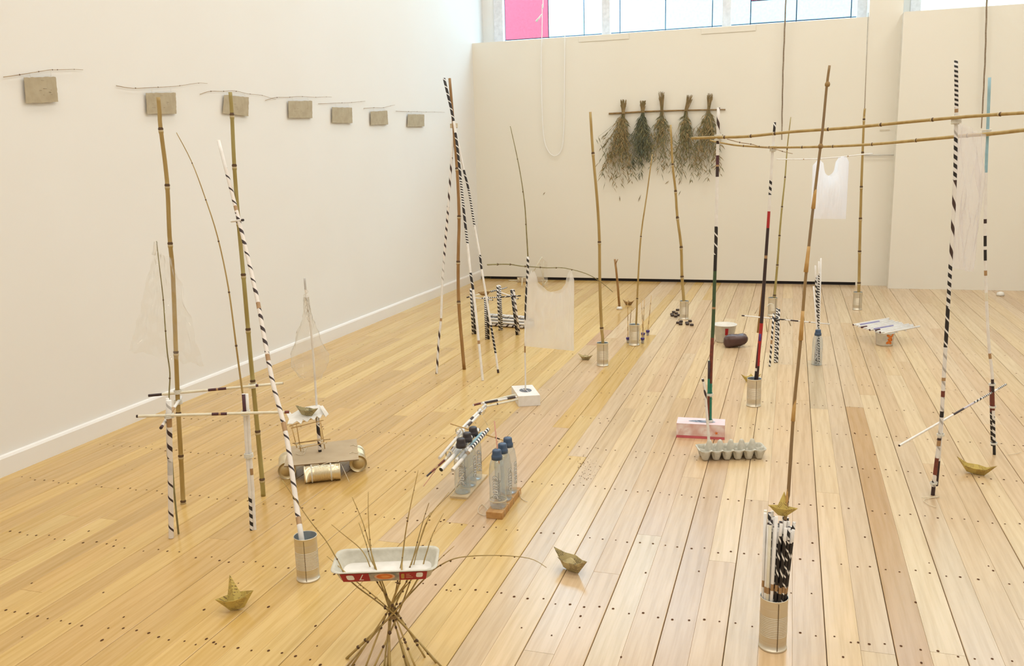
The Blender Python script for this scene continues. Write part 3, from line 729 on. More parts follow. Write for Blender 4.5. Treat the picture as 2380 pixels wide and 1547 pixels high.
for k, (r0, r1_) in enumerate(zip(rows, rows[1:])):
    for j in range(n_): b.face((r0+j, r0+(j+1) % n_, r1_+(j+1) % n_, r1_+j), PULP, None, True)
b.face([rows[0]+j for j in range(n_)][::-1], PULP); b.face([rows[-1]+j for j in range(n_)], PULPW)
lid = b.build('carton_lid', tray)
def lab(u0, u1, v0, v1, off):
    """point on the front wall of the lid"""
    def P(u, v):
        D_ = (TWd-.022)*(1-v)+(TWd-.004)*v; return tc+ex*((u-.5)*(TLn-.055+.012*v))-ey*(D_/2+off)+ez*(-TH+.001+(TH-.006)*v)
    return P(u0, v0), P(u1, v0), P(u1, v1), P(u0, v1)
MB().quad(*lab(0, 1, 0, 1, .0006), LRED).build('red_label', lid)
MB().quad(*lab(.33, .68, 0, 1, .0010), LGREY).build('label_picture', lid)
pp = MB(); q = lab(.38, .63, .15, .95, .0014); ct = (q[0]+q[2])/2; hx, hy = (q[1]-q[0])/2, (q[3]-q[0])/2
for (sc_, m_, o_) in ((1.0, LYEL, 0), (.78, LORANGE, .0003), (.42, mat('yolk', (.75, .30, .08), .4), .0006)): pp.poly([ct-ey*o_+hx*sc_*math.cos(a*math.pi/10)+hy*sc_*math.sin(a*math.pi/10)+(hx*.1 if sc_ < .5 else hx*0) for a in range(20)], m_)
pp.build('egg_print', lid)
def blob(cu, cv, w_, h_, m_, off=.0012):
    q = lab(cu-w_, cu+w_, cv-h_, cv+h_, off); c_ = (q[0]+q[2])/2; ax, ay = (q[1]-q[0])/2, (q[3]-q[0])/2
    return MB().poly([c_+ax*(abs(math.cos(t_))**.5*math.copysign(1, math.cos(t_)))+ay*(abs(math.sin(t_))**.5*math.copysign(1, math.sin(t_))) for t_ in [i*math.pi/8+.05 for i in range(16)]], m_)
blob(.105, .52, .045, .30, LWHITE).build('white_crest', lid); blob(.915, .60, .04, .30, LWHITE).build('white_crest', lid)
s7 = MB()                                              # the figure 7, upside down as the carton lies
a = lab(.20, .255, .16, .24, .0013); s7.quad(*a, LWHITE)
q0, q1 = lab(.20, .207, .16, .16, .0013)[:2]; q2, q3 = lab(.262, .269, .88, .88, .0013)[:2]
s7.quad(lab(.20, .2, .16, .16, .0013)[0], lab(.212, .2, .16, .16, .0013)[0], lab(.266, .2, .88, .88, .0013)[0], lab(.256, .2, .88, .88, .0013)[0], LWHITE); s7.build('figure_seven', lid)
sm = MB()
for k in range(3): sm.quad(*lab(.76, .84-.02*k, .30+.2*k, .36+.2*k, .0013), LYEL)
sm.build('small_print', lid); blob(.72, .5, .02, .32, mat('label_gold', (.5, .28, .06), .5)).build('gold_mark', lid)
TW = [
 ([(656, 1115), (717, 1205), (756, 1254), (784, 1300)], (816, 1351), (1026, 1549)), ([(770, 1218), (800, 1243), (834, 1271), (852, 1296)], (872, 1345), (988, 1527)),
 ([(818, 1154), (842, 1210), (856, 1257), (868, 1300)], (882, 1345), (953, 1553)), ([(834, 1214), (850, 1260), (862, 1300)], (886, 1345), (945, 1548)),
 ([(856, 1142), (856, 1196), (860, 1257), (866, 1300)], (880, 1345), (968, 1556)), ([(972, 1092), (947, 1210), (935, 1297)], (931, 1345), (906, 1555)),
 ([(997, 1168), (982, 1215), (956, 1312)], (947, 1345), (893, 1549)), ([(1044, 1143), (995, 1205), (972, 1268), (953, 1316)], (949, 1345), (850, 1548)),
 ([(1031, 1192), (1006, 1240), (989, 1292)], (972, 1343), (805, 1530)), ([(1270, 1318), (1230, 1297), (1150, 1290), (1067, 1295), (1022, 1314)], (990, 1341), (806, 1549)),
 ([(1056, 1268), (1023, 1298), (1006, 1318)], (960, 1343), (818, 1547)), ([(760, 1292), (790, 1318)], (826, 1349), (1014, 1540)),
 ([(940, 1253), (936, 1290)], (925, 1345), (900, 1552)), ([(1000, 1190), (975, 1262), (962, 1310)], (955, 1345), (868, 1552))]
rs = random.Random(11)
for i, (tp, under, foot) in enumerate(TW):
    wx = 913+rs.uniform(-11, 11); wy = 1424+rs.uniform(-12, 14); ff = fl(*foot)
    pts = [ff, W(wx, wy, dT+rs.uniform(-.012, .012)), W(*under, dT+rs.uniform(-.03, .03))]+[W(p[0], p[1], dT+rs.uniform(-.01, .03)) for p in tp[::-1]]
    r_ = .0030 if i not in (5, 8) else .0042
    twig('twig_leg', tray, pts, r_*.9, .0009, sorted(rs.uniform(.06, .93) for _ in range(6)), TWIGL if i % 3 else TWIG2, sub=5, knob=1.55)
lash('binding', tray, W(915, 1430, dT), UP, .012, 3, TWIG, .0015)

# ------------------------------------------------------------------ loose paper boats on the floor
boat('olive folded newspaper boat at lower left, seen end-on with tall sail', fl(549, 1421)+FH*.012, .112, YAW+.85, YELP, tilt=-.12, roll=-.05, hw=.28, hull=.40, sail=.98, mid=.36, keel=.18)
boat('printed newspaper boat alone on the pale boards right of the carton table', fl(1327, 1330)+FH*.012, .140, YAW-.16, NEWS, tilt=.06, roll=.10, hw=.19, sail=.33, hull=.42, mid=.30)
boat('yellow paper boat with blue print beside the right-hand rolled pole', fl(2271, 1104)+FH*.015, .150, YAW-.13, YELP, tilt=.05, roll=.05, hw=.17, hull=.36, sail=.27, mid=.20)
boat('small newspaper boat left of the first bamboo can', fl(1361, 836)+FH*.01, .110, YAW+.03, NEWS, hw=.2, sail=.28, hull=.33, mid=.2)
boat('tiny kraft paper boat on the floor far back behind the purple cups', fl(1461, 709)+FH*.01, .112, YAW+.1, KRAFT, hw=.18, sail=.36, hull=.42)
boat('yellow paper boat half hidden behind the can with the red pole', fl(1746, 888)+FH*.01, .115, YAW+.55, YELP, hw=.2, sail=.42, hull=.40)

# ------------------------------------------------------------------ water bottles, block and bridge of rolls
def text_mesh(txt, size, shear=.25, bold=.0):
    cu = bpy.data.curves.new('lettering', 'FONT'); cu.body = txt; cu.size = size; cu.shear = shear; cu.align_x = 'CENTER'; cu.align_y = 'CENTER'; cu.offset = bold; cu.resolution_u = 3
    o = bpy.data.objects.new('lettering', cu); COL.objects.link(o); dg = bpy.context.evaluated_depsgraph_get(); dg.update()
    me = bpy.data.meshes.new_from_object(o.evaluated_get(dg)); bpy.data.objects.remove(o); bpy.data.curves.remove(cu)
    vs_ = [v.co.copy() for v in me.vertices]; fs = [tuple(p.vertices) for p in me.polygons]; bpy.data.meshes.remove(me); return vs_, fs
INKB = mat('bottle_ink', (.10, .12, .16), .5); LETW = mat('bottle_lettering', (.80, .82, .82), .5)
LABG = see_through('bottle_label', (.80, .86, .90), (.45, .55, .62), .22, gloss=.4, rough=.1)
GRN = mat('green_label', (.10, .19, .14), .5, c2=(.16, .26, .20), scale=50)
BOT_PROF = [(0, .004), (.022, .002), (.029, 0), (.031, .006), (.0315, .05), (.030, .075), (.0315, .10), (.0315, .128), (.0305, .134), (.031, .139), (.030, .145), (.0302, .150), (.0285, .156), (.0285, .161), (.0270, .168), (.0255, .173), (.0225, .179), (.0165, .186), (.0140, .194)]
def bottle(base, label, letter_yaw=0.0, capm=BCAP, words=True, k=1.0, group='clear drink bottles'):
    base = Vector(base); t = thing('drink_bottle', base, label, 'bottle', group)
    MB().lathe([(r*k, z*k) for r, z in BOT_PROF], 28, PET, base+UP*.0006).build('bottle_body', t)
    cp = [(.0165, .183), (.0205, .184), (.0205, .197), (.0185, .200), (.0172, .204), (.0168, .214), (.0155, .219), (.0120, .221), (0, .2215)]
    MB().lathe([(r*k, z*k) for r, z in cp], 24, capm, base+UP*.0006).build('cap', t)
    if words:
        vs_, fs = text_mesh('pump', .040*k); a0 = math.atan2(-FH.y, -FH.x)+letter_yaw; Rr = .0318*k
        def wrap(x, y, off):
            # word reads upwards, wrapped on the bottle
            a = a0+(y)/Rr; z = .082*k+x; return base+Vector((math.cos(a)*(Rr+off), math.sin(a)*(Rr+off), z))
        b = MB(); b.v = [wrap(v.x, -v.y, .0006) for v in vs_]
        for f in fs: b.face(f, LETW)
        b.build('lettering', t)
        vo, fo = text_mesh('pump', .040*k, bold=.0013); b = MB(); b.v = [wrap(v.x, -v.y, .0003) for v in vo]
        for f in fo: b.face(f, INKB)
        b.build('lettering_outline', t)
        fp = MB()
        for q in range(5):
            a = a0+.42+.05*q; u = Vector((math.cos(a), math.sin(a), 0)); s_ = Vector((-u.y, u.x, 0)); z0 = .045+.012*(q % 3)
            fp.box(base+u*(Rr+.0003)-s_*.0003+UP*z0*k, s_*.0006, u*.0002, UP*(.05+.012*((q*7) % 4))*k, INKB)
        o_ = fp.build('small_print', t); o_['kind'] = 'stuff'
    return t
wd = (fl(1208, 1150)-fl(1167, 1207)); wd.z = 0; wd.normalize(); ws = Vector((wd.y, -wd.x, 0))
b0 = fl(1130, 1204); BW = (fl(1168, 1207)-b0).length
blk = thing('timber_block', b0+ws*BW/2, 'pale timber block tied with string under three upright bottles', 'wood block')
MB().box(b0, wd*.262, ws*BW, UP*.026, WOODB).build('block', blk, bevel=.0015)
def wrapstr(s_):
    o_ = b0+wd*s_; e = .0012; return [o_-ws*e+UP*.001, o_-ws*e+UP*(.026+e), o_+ws*(BW+e)+UP*(.026+e), o_+ws*(BW+e)+UP*.001]
for s_ in (.03, .085, .15, .225): MB().tube(wrapstr(s_), .0011, 5, STRING).build('string', blk)
MB().tube([b0+wd*.03-ws*.001+UP*.02]+[fl(*p, .003) for p in ((1122, 1172), (1112, 1180), (1113, 1192), (1129, 1198))], .0013, 5, STRING, sub=5).build('loose_string', blk)
MB().tube([b0+wd*.24+ws*BW+UP*.02]+[fl(*p, .003) for p in ((1210, 1155), (1218, 1162), (1226, 1165))], .0011, 5, STRING, sub=4).build('loose_string', blk)
mid_ = b0+ws*BW*.5+UP*.0275
bottle(mid_+wd*.055, 'front clear pump bottle with blue cap on the timber block', -.35)
bottle(mid_+wd*.128, 'middle clear bottle with blue cap on the timber block', .9)
bottle(mid_+wd*.200, 'rear clear bottle with blue cap on the timber block', 1.0)
lash('string_band', blk, mid_+wd*.055+UP*.028, UP, .0325, 2, STRING, .0011)
dBt = dep(mid_)+.055
o = MB().tube([W(1160, 1076, dBt), W(1149, 978, dBt+.02)], .0022, 7, PINKST, segs=[(0, 1, PINKST), (0, .16, ORANGE)]).build('pink_straw', None, loc=W(1160, 1076, dBt)); tag(o, 'thin pink straw with orange end standing at the front pump bottle', 'straw')
# second row of bottles on a foam sheet
g0 = fl(1046, 1157); GW = .072
fo = MB().box(g0, wd*.26, ws*GW, UP*.008, FOAM).build('foam_sheet', None, loc=g0); tag(fo, 'thin tan foam strip under the bottles that carry the paper-roll bridge', 'foam strip')
gm = g0+ws*GW*.5+UP*.0095
bottle(gm+wd*.05, 'front clear pump bottle with dark cap under the paper-roll bundle', -.10, DCAP)
bottle(gm+wd*.125, 'middle clear bottle under the paper-roll bundle', 1.0, DCAP)
bottle(gm+wd*.20, 'rear clear pump bottle under the paper-roll bundle, lettering at its side', .65, DCAP)
dG = dep(gm)+.06
brg = thing('roll_bridge', W(1070, 1060, dG), 'bundle of paper rolls and sticks lashed across the dark-capped bottles toward the white box', 'stick sculpture')
def rod(p0, p1, d0, d1, r, m, segs=None, r1=None, capm=WHITE, name='paper_roll', parent=None):
    return MB().tube([W(*p0, d0), W(*p1, d1)], r, 10, m, segs=([(0, 1, m)]+segs) if segs else None, r1=r1, capm=capm).build(name, parent or brg)
rod((1025, 1091), (1112, 998), dG-.11, dG+.16, .0085, WHITE, [(.55, 1, SB)], capm=BLACK)
rod((1052, 1092), (1135, 997), dG-.10, dG+.15, .0075, WHITE, [(.35, .42, TAPE), (.5, 1, SB2)], capm=GREYP)
rod((1060, 1070), (1122, 1004), dG-.05, dG+.15, .0070, SG, [(.5, .95, SKYB)])
rod((991, 1107), (1076, 1030), dG-.14, dG+.08, .0035, RUST, [(0, .12, INK), (.22, .3, TAPE), (.5, 1, WHITE)], r1=.006)
rod((1021, 1064), (1078, 998), dG-.05, dG+.18, .0060, WHITE)
rod((1040, 1062), (1080, 1004), dG-.03, dG+.16, .0055, GREYP)
rod((1035, 1068), (1072, 1012), dG-.04, dG+.12, .0050, CREAMP, [(.3, .5, INK)])
rod((984, 1130), (1022, 1078), dG-.16, dG-.05, .0014, PINKST, name='thin_stick')
rod((1063, 1006), (1128, 940), dG+.10, 4.12, .0060, WHITE, [(.4, .5, INK)])
rod((1085, 992), (1131, 944), dG+.22, 4.16, .0055, WHITE, [(.02, .2, INK), (.55, .66, INK)])
rod((1047, 984), (1178, 1025), dG+.12, dG+.16, .0028, WOODST, [(.55, .6, RUST), (.78, .87, INK), (.96, 1, RED)], name='chopstick', capm=RED)
rod((1100, 941), (1197, 917), 4.15, 4.46, .0055, CREAMP, [(0, .2, RUST)])
rod((1120, 937), (1200, 922), 4.12, 4.46, .0062, WHITE, [(.05, .42, INK), (.70, .95, INK)])
rod((1130, 944), (1203, 928), 4.12, 4.44, .0055, CREAMP, [(.3, .34, INK)])
for p, d_ in (((1045, 1056), dG+.0), ((1075, 1035), dG+.05), ((1068, 1002), dG+.14), ((1118, 955), 3.9)): lash('lashing', brg, W(*p, d_), (W(1112, 998, dG+.16)-W(1025, 1091, dG-.11)), .016, 3, STRING, .0013)
for a in (((1149, 1016), (1149, 1088)), ((1064, 995), (1062, 1040)), ((1083, 998), (1087, 1040)), ((1117, 958), (1133, 988))): MB().tube([W(*a[0], dG+.12), W(*a[1], dG+.10)], .0009, 4, STRING).build('hanging_string', brg)
MB().tube([W(1070, 1052, dG), W(1066, 1110, dG-.04), W(1052, 1152, dG-.08)], .0010, 4, STRING, sub=4).build('hanging_string', brg)
MB().tube([W(1104, 1075, dG+.06), W(1076, 1102, dG-.05), W(1052, 1140, dG-.09)], .0010, 4, STRING, sub=4).build('hanging_string', brg)

# white box with printed disc, composite pole, twig and hanging bag
BH = .058
q0, q1 = fl(1205, 945), fl(1256, 942); bx = (q1-q0); by = Vector((-bx.y, bx.x, 0)).normalized()*.205
by = fl(1191, 895, BH)-fl(1207, 919, BH); by.z = 0
wbx = thing('white_box', q0+bx/2, 'small white cardboard box with a round dark print and a pole standing in it', 'box')
MB().box(q0, bx, by, UP*BH, WHITE).build('carton', wbx, bevel=.0015)
dc = q0+bx*.50+by*.50+UP*(BH+.0006); dr = .033
pc_ = MB(); pc_.poly([dc+bx.normalized()*dr*math.cos(a*math.pi/14)+by.normalized()*dr*1.25*math.sin(a*math.pi/14) for a in range(28)], mat('disc_print', (.07, .07, .085), .5, c2=(.16, .16, .18), scale=120)); pc_.build('printed_disc', wbx)
ln = MB()
for (u0, v0, u1, v1) in ((-.4, 1.0, -.15, .1), (-.15, .1, .15, .0), (.15, .0, .3, -.9)):
    a = dc+bx.normalized()*dr*u0+by.normalized()*dr*1.2*v0+UP*.0005; c = dc+bx.normalized()*dr*u1+by.normalized()*dr*1.2*v1+UP*.0005; s_ = bx.normalized()*.0020
    ln.quad(a-s_, a+s_, c+s_, c-s_, LWHITE)
ln.build('print_line', wbx)
pbase = dc+UP*.0005; dPole = dep(pbase)
ppx = [(1222, 905), (1221, 860), (1220, 815), (1221, 760), (1223, 690), (1226, 640), (1227, 596), (1224, 545), (1219, 470), (1206, 385), (1186, 293)]
pts = [pbase]+path(ppx[1:], dPole)
pole = thing('bag_pole', pbase, 'slim pole of white straw, black roll and thin twig standing in the white box', 'pole')
MB().tube(pts[:4], .0042, 10, WHITE, segs=[(0, 1, WHITE), (.60, .76, TAPE)]).build('white_straw', pole)
MB().tube(pts[3:7], .0068, 12, SD, sub=3, segs=[(0, .1, WHITE), (.1, .6, SD), (.6, 1, SB)]).build('black_roll', pole)
twig('thin_twig', pole, pts[6:], .0036, .0018, (.25, .5, .75), TWIGG, knob=1.3)
hb = [(1133, 615), (1153, 614), (1185, 614), (1211, 618), (1240, 620), (1275, 622), (1307, 622), (1345, 630), (1372, 640), (1398, 656), (1424, 678)]
o = twig('bag_twig', None, path(hb, 4.28, 5.42), .0036, .0018, [.07, .16, .27, .38, .5, .62, .85], TWIGG, sub=4, knob=1.8); tag(o, 'horizontal knotted twig from the white box pole to the bamboo can, bag on it', 'twig')
def top1(u):
    x = u
    if x < .16: return .03+.10*abs(x-.09)/.09
    if x > .86: return .0+.12*abs(x-.93)/.07
    s = (x-.16)/.70; return .13+.165*math.sin(math.pi*min(1, max(0, s)))**.55
bag('carrier_bag', 'milky translucent carrier bag hanging from the knotted twig above the white box', 'plastic bag', [(1228, 622), (1334, 627), (1334, 815), (1219, 804)], (4.52, 5.05, 5.05, 4.52), BAGT, top1, thick=.045, seed=2, wr=.022, group='hanging plastic bags', nu=44, nv=26)

# ------------------------------------------------------------------ tripod of rolls by the left wall
tp0 = fl(1079, 858); tep = thing('pole_tripod', tp0, 'tall tripod of one brown bamboo and three black-striped rolls by the left wall', 'stick sculpture')
dX = fd(1079, 858)+.15
p1 = [(1079, 858), (1073, 790), (1066, 700), (1065, 600), (1067, 500), (1062, 390), (1054, 290), (1045, 182)]
bamboo('bamboo_pole', tep, path(p1, fd(1079, 858), dX), .0110, .0085, tfrac(p1, (698, 604, 498, 388)), BAMB)
p2 = [(1122, 884), (1113, 797), (1106, 729), (1100, 676), (1093, 630), (1087, 570), (1079, 500), (1070, 410), (1056, 290), (1032, 182)]
MB().tube(path(p2, fd(1122, 884), dX-.02), .0078, 10, WHITE, sub=3, segs=ysegs(p2, [(884, 800, WHITE), (800, 792, TAPE), (675, 636, SD), (570, 535, SB2), (535, 480, SD), (480, 420, SB2), (420, 310, SD), (310, 283, WHITE), (283, 182, SD)], WHITE)).build('paper_roll', tep)
p3 = [(1158, 866), (1151, 815), (1141, 756), (1129, 682), (1119, 623), (1115, 591), (1103, 526), (1090, 445), (1078, 395)]
MB().tube(path(p3+[(1058, 300)], fd(1158, 866), dX+.02), .0068, 10, WHITE, sub=3, segs=ysegs(p3+[(1058, 300)], [(866, 858, INK), (820, 755, SDF), (625, 592, SD), (525, 440, SB2), (440, 395, SD)], WHITE)).build('paper_roll', tep)
p4 = [(1015, 868), (1020, 788), (1025, 741), (1029, 641), (1040, 503), (1046, 420), (1055, 296)]
MB().tube(path(p4, fd(1015, 868), dX-.01), .0072, 10, WHITE, sub=3, segs=ysegs(p4, [(868, 760, SL), (745, 738, TAPE), (660, 600, SG), (600, 480, SW2), (480, 365, SL)], WHITE)).build('paper_roll', tep)
lash('lashing', tep, W(1055, 292, dX), UP, .021, 6, STRING, .002)

# rack of bundled rolls with a boat
rk = thing('roll_rack', fl(1150, 778), 'low rack of four bundled striped roll posts with crossbars near the corner', 'stick sculpture')
PO = [((1102, 776), (1097, 668), SB, SD), ((1133, 788), (1130, 686), SB2, SD), ((1164, 767), (1159, 660), SB, SB2), ((1204, 778), (1191, 670), SD, SW2)]
posts = []
for (a, c, m1, m2) in PO:
    d_ = fd(*a)
    for off, m_ in ((-3, m1), (3, m2)): MB().tube([W(a[0]+off, a[1], d_), W(c[0]+off, c[1]+abs(off), d_)], .0078, 9, m_, capm=WHITE).build('paper_roll_post', rk)
    MB().tube([W(a[0], a[1], d_+.014), W(c[0], c[1]+2, d_+.014)], .0078, 9, WHITE, capm=WHITE).build('paper_roll_post', rk); posts.append(d_)
bar(rk, (1085, 691), (1152, 674), posts[0]-.02, posts[2], .005, [(0, .08, INK), (.5, 1, SB2)], name='crossbar')
bar(rk, (1104, 692), (1145, 697), posts[0], posts[1], .005, [(0, .4, WHITE)], WHITE, name='crossbar')
bar(rk, (1120, 693), (1210, 687), posts[1]-.02, posts[3]-.02, .005, [(0, .45, SB2), (.45, 1, SD)], WHITE, name='crossbar')
bar(rk, (1142, 678), (1178, 668), posts[2]-.02, posts[2]+.1, .005, [(0, 1, SB2)], WHITE, name='crossbar')
bar(rk, (1160, 678), (1204, 694), posts[2], posts[3], .005, [(0, 1, WHITE)], WHITE, name='crossbar')
boat('brown kraft paper boat perched on the striped roll rack', W(1127, 687, (posts[0]+posts[1])/2+.02), .100, YAW+.35, KRAFT, tilt=-.1, roll=.3, hw=.22, hull=.30, sail=.32)
# bundle of rolls lying behind the rack
rs = random.Random(4); lst = []; dZ = fd(1180, 768)
pl0, pl1 = fl(1137, 757)+FH*.05, fl(1228, 764)+FH*.05; pld = pl1-pl0; plL = pld.length; pld.normalize(); pln = Vector((-pld.y, pld.x, 0))
for lay, (cnt, z_) in enumerate(((5, .012), (5, .032), (4, .052), (2, .072))):
    for j in range(cnt):
        off = (j-(cnt-1)/2)*.0225; a = pl0+pln*off+pld*rs.uniform(-.015, .015); c = a+pld*(plL+rs.uniform(-.01, .03)); a.z = c.z = z_*1.1
        lst.append(([a, c], None, rs.choice((WHITE, WHITE, SG, SW2, SD, WHITE))))
rolls('paper_roll', 'white printed paper roll lying in the pile behind the striped rack', 'paper roll', 'pile of paper rolls behind the rack', lst, .0098)

# straw frame under clear film at the back wall
sf = thing('straw_frame', fl(1245, 668), 'small frame of white straws under clear film by the back partition', 'sculpture')
dS = fd(1245, 668)
for a, c in (((1240, 630), (1260, 597)), ((1261, 665), (1264, 607)), ((1264, 650), (1255, 612)), ((1213, 666), (1214, 645)), ((1214, 645), (1240, 645)), ((1258, 651), (1272, 651)), ((1262, 664), (1272, 651)), ((1205, 647), (1208, 654))):
    MB().tube([W(*a, dS), W(*c, dS+.05)], .006, 6, CREAMP).build('straw', sf)
MB().tube([fl(1182, 653)+UP*.006, fl(1203, 653)+UP*.006], .006, 6, CREAMP).build('fallen_straw', sf)
cp_ = fl(1233, 655); MB().box(cp_-RH*.14+UP*.002, RH*.28, FH*.05, UP*.045, CARD).build('cardboard_base', sf)
fq = [W(1240, 640, dS-.03), W(1258, 597, dS+.02), W(1272, 610, dS), W(1274, 668, dS-.02), W(1244, 650, dS-.03)]
MB().poly(fq, CELLO2).build('clear_film', sf, solid=.001)

# ------------------------------------------------------------------ bamboo in cans
cA = canpos(1402, 852); can(cA, 'tin can left of centre holding a bent bamboo, small boat beside it', seam=.1)
pA = [(1402, 845), (1401, 790), (1398, 758), (1394, 655), (1393, 555), (1388, 465), (1378, 353), (1372, 260)]
o = bamboo('bamboo_pole', None, [cA+UP*.006]+path(pA[1:], dep(cA)), .0098, .0078, tfrac(pA, (758, 555, 353)), BAM, loc=cA+UP*.006); tag(o, 'bent yellow bamboo pole in the can beside the small newspaper boat', 'bamboo pole', 'bamboo poles standing in cans')
cB = canpos(1476, 804); can(cB, 'tin can with purple-topped cups around it', seam=.5)
pB = [(1476, 798), (1479, 745), (1483, 650), (1490, 545), (1503, 455), (1516, 358)]
o = bamboo('bamboo_pole', None, [cB+UP*.006]+path(pB[1:], dep(cB)), .0072, .0035, tfrac(pB, (690, 545)), BAM, loc=cB+UP*.006); tag(o, 'thin straight bamboo pole in the can ringed by purple-topped cups', 'bamboo pole', 'bamboo poles standing in cans')
cC = canpos(1592, 743); can(cC, 'tin can ringed by dark bottle caps', seam=.15)
pC = [(1591, 738), (1589, 695), (1585, 640), (1583, 571), (1574, 502), (1570, 441), (1563, 380), (1559, 290)]
o = bamboo('bamboo_pole', None, [cC+UP*.006]+path(pC[1:], dep(cC)), .0125, .0075, tfrac(pC, (640, 571, 502, 441, 380)), BAM, loc=cC+UP*.006); tag(o, 'bamboo pole in the can ringed by dark bottle caps, in front of dried grass', 'bamboo pole', 'bamboo poles standing in cans')
cD = canpos(1798, 735); can(cD, 'far tin can behind the striped stick stand', seam=.4)
pD = [(1799, 730), (1800, 690), (1807, 612), (1812, 543), (1818, 476), (1825, 409), (1830, 340), (1838, 272)]
o = bamboo('bamboo_pole', None, [cD+UP*.006]+path(pD[1:], dep(cD)), .0105, .0035, tfrac(pD, (684, 612, 543, 476, 409, 345)), BAMG, loc=cD+UP*.006); tag(o, 'tapering green bamboo pole in the far can, white bag stick tied to it', 'bamboo pole', 'bamboo poles standing in cans')
cE = canpos(1996, 721); can(cE, 'farthest tin can at the right by the end of the partition gap', seam=.1)
pE = [(1996, 716), (1996, 676), (1998, 580), (2000, 503), (2002, 430), (2005, 352), (2008, 278), (2010, 252)]
o = bamboo('bamboo_pole', None, [cE+UP*.006]+path(pE[1:], dep(cE)), .0125, .0085, tfrac(pE, (655, 580, 503, 430, 352, 278)), BAM, loc=cE+UP*.006); tag(o, 'yellow bamboo pole in the farthest right can, thin wire rising from its top', 'bamboo pole', 'bamboo poles standing in cans')
o = MB().tube([W(2009, 268, dep(cE)-.01), onY(2018, 30, YP-.01)], .0036, 6, ROPE, r1=.003).build('thin_wire', None, loc=W(2009, 268, dep(cE))); tag(o, 'thin brown wire from bamboo tip up to the window corner', 'wire')

# purple-topped cups with sticks
for (px, py, tip, lb) in ((1460, 797, (1459, 694), 'left of the can'), (1495, 786, (1491, 700), 'right of the can, middle one'), (1494, 798, (1498, 694), 'right of the can, front one'), (1506, 780, (1514, 686), 'right of the can, farthest back')):
    c = fl(px, py)+FH*.01; t = thing('stick_cup', c, 'clear cup with purple plug and thin stick, '+lb, 'cup', 'purple-topped cups')
    MB().lathe([(0, .0005), (.009, .0005), (.0125, .03), (.0115, .03), (.0085, .002), (0, .002)], 16, CLEARCUP, c).build('cup', t)
    MB().lathe([(0, .012), (.008, .017), (.0135, .028), (.0145, .036), (.010, .041), (0, .038)], 16, PURPLE, c).build('purple_plug', t)
    MB().tube([c+UP*.03, W(*tip, dep(c)+.02)], .0034, 6, TWIG, segs=[(0, 1, WOODST), (.2, .3, TWIG), (.45, .6, TWIG), (.75, .8, TWIG)], r1=.002).build('stick', t)
for (a, c_) in (((1468, 772), (1467, 719)), ((1481, 760), (1481, 700))):
    p = fl(a[0], 786)+FH*.12; o = MB().tube([p, W(*c_, dep(p)+.02)], .003, 6, TWIG).build('thin_stick', None, loc=p); tag(o, 'thin stick standing behind the cup-ringed can, '+('left' if a[0] < 1475 else 'right')+' of its bamboo', 'stick')
# stick on a lump
lp = fl(1440, 719); t = thing('stick_on_lump', lp, 'short brown forked stick standing in a white lump near the partition', 'stick')
MB().lathe([(0, .0005), (.024, .0005), (.026, .01), (.018, .022), (.006, .027), (0, .028)], 14, PLASTW, lp+FH*.01).build('white_lump', t)
MB().tube([lp+FH*.01+UP*.02]+path([(1436, 665), (1432, 625), (1429, 602)], dep(lp)+.01), .0105, 8, BAMB, r1=.009).build('stick', t)
MB().tube(path([(1431, 612), (1434, 606), (1436, 602)], dep(lp)), .005, 6, BAMB, r1=.003).build('side_shoot', t)
# bottle caps
rs = random.Random(9)
CAPL = [(1575, 721), (1566, 726), (1572, 729), (1562, 731), (1563, 734), (1571, 736), (1577, 733)]
CAPF = [(1583, 748), (1576, 751), (1582, 754), (1597, 751), (1604, 747), (1598, 754), (1608, 756)]
proto = None
for i, (px, py) in enumerate(CAPL+CAPF):
    p = fl(px, py+1)+FH*.004
    if proto is None:
        proto = MB().lathe([(0, .0005), (.0135, .0005), (.0148, .002), (.0148, .013), (.0125, .0155), (0, .0155)], 16, BCAPS, p).build('bottle_cap', None, loc=p); o = proto
    else: o = proto.copy(); COL.objects.link(o); o.location = p
    tag(o, 'dark brown bottle cap on the floor left of the cap-ringed can' if i < len(CAPL) else 'dark brown bottle cap on the floor in front of the cap-ringed can', 'bottle cap', 'bottle caps left of the can' if i < len(CAPL) else 'bottle caps in front of the can')

# ------------------------------------------------------------------ dried grass on the partition
GY = YP-.035
gs = path([(1415, 264), (1450, 262), (1500, 259), (1560, 257), (1620, 255.5), (1686, 254.5)], 1); gp = [onY(*p, YP-.012) for p in ((1415, 264), (1450, 262), (1500, 259), (1560, 257), (1620, 255.5), (1686, 254.5))]
o = MB().tube(gp, .009, 8, TWIG, r1=.006, sub=3).build('hanging_rod', None, loc=gp[0]); tag(o, 'long thin brown rod on the partition carrying five dried grass bundles', 'rod')
GR = [((1449, 236), (1449, 264), (1398, 1468), 432, (GRASS1, GRASS2), 1.0, 'leftmost bundle, tan and wide'), ((1494, 238), (1494, 261), (1466, 1514), 400, (GRASS3, GRASS2), 1.15, 'second bundle, darkest green'),
      ((1537, 218), (1538, 258), (1508, 1566), 412, (GRASS2, GRASS1), .62, 'middle bundle, sparse and tallest'), ((1603, 226), (1594, 257), (1566, 1618), 424, (GRASS2, GRASS1), .70, 'fourth bundle, leaning stems'), ((1650, 222), (1647, 255), (1614, 1672), 412, (GRASS1, GRASS2), .85, 'rightmost bundle, behind the striped pole')]
rs = random.Random(31)
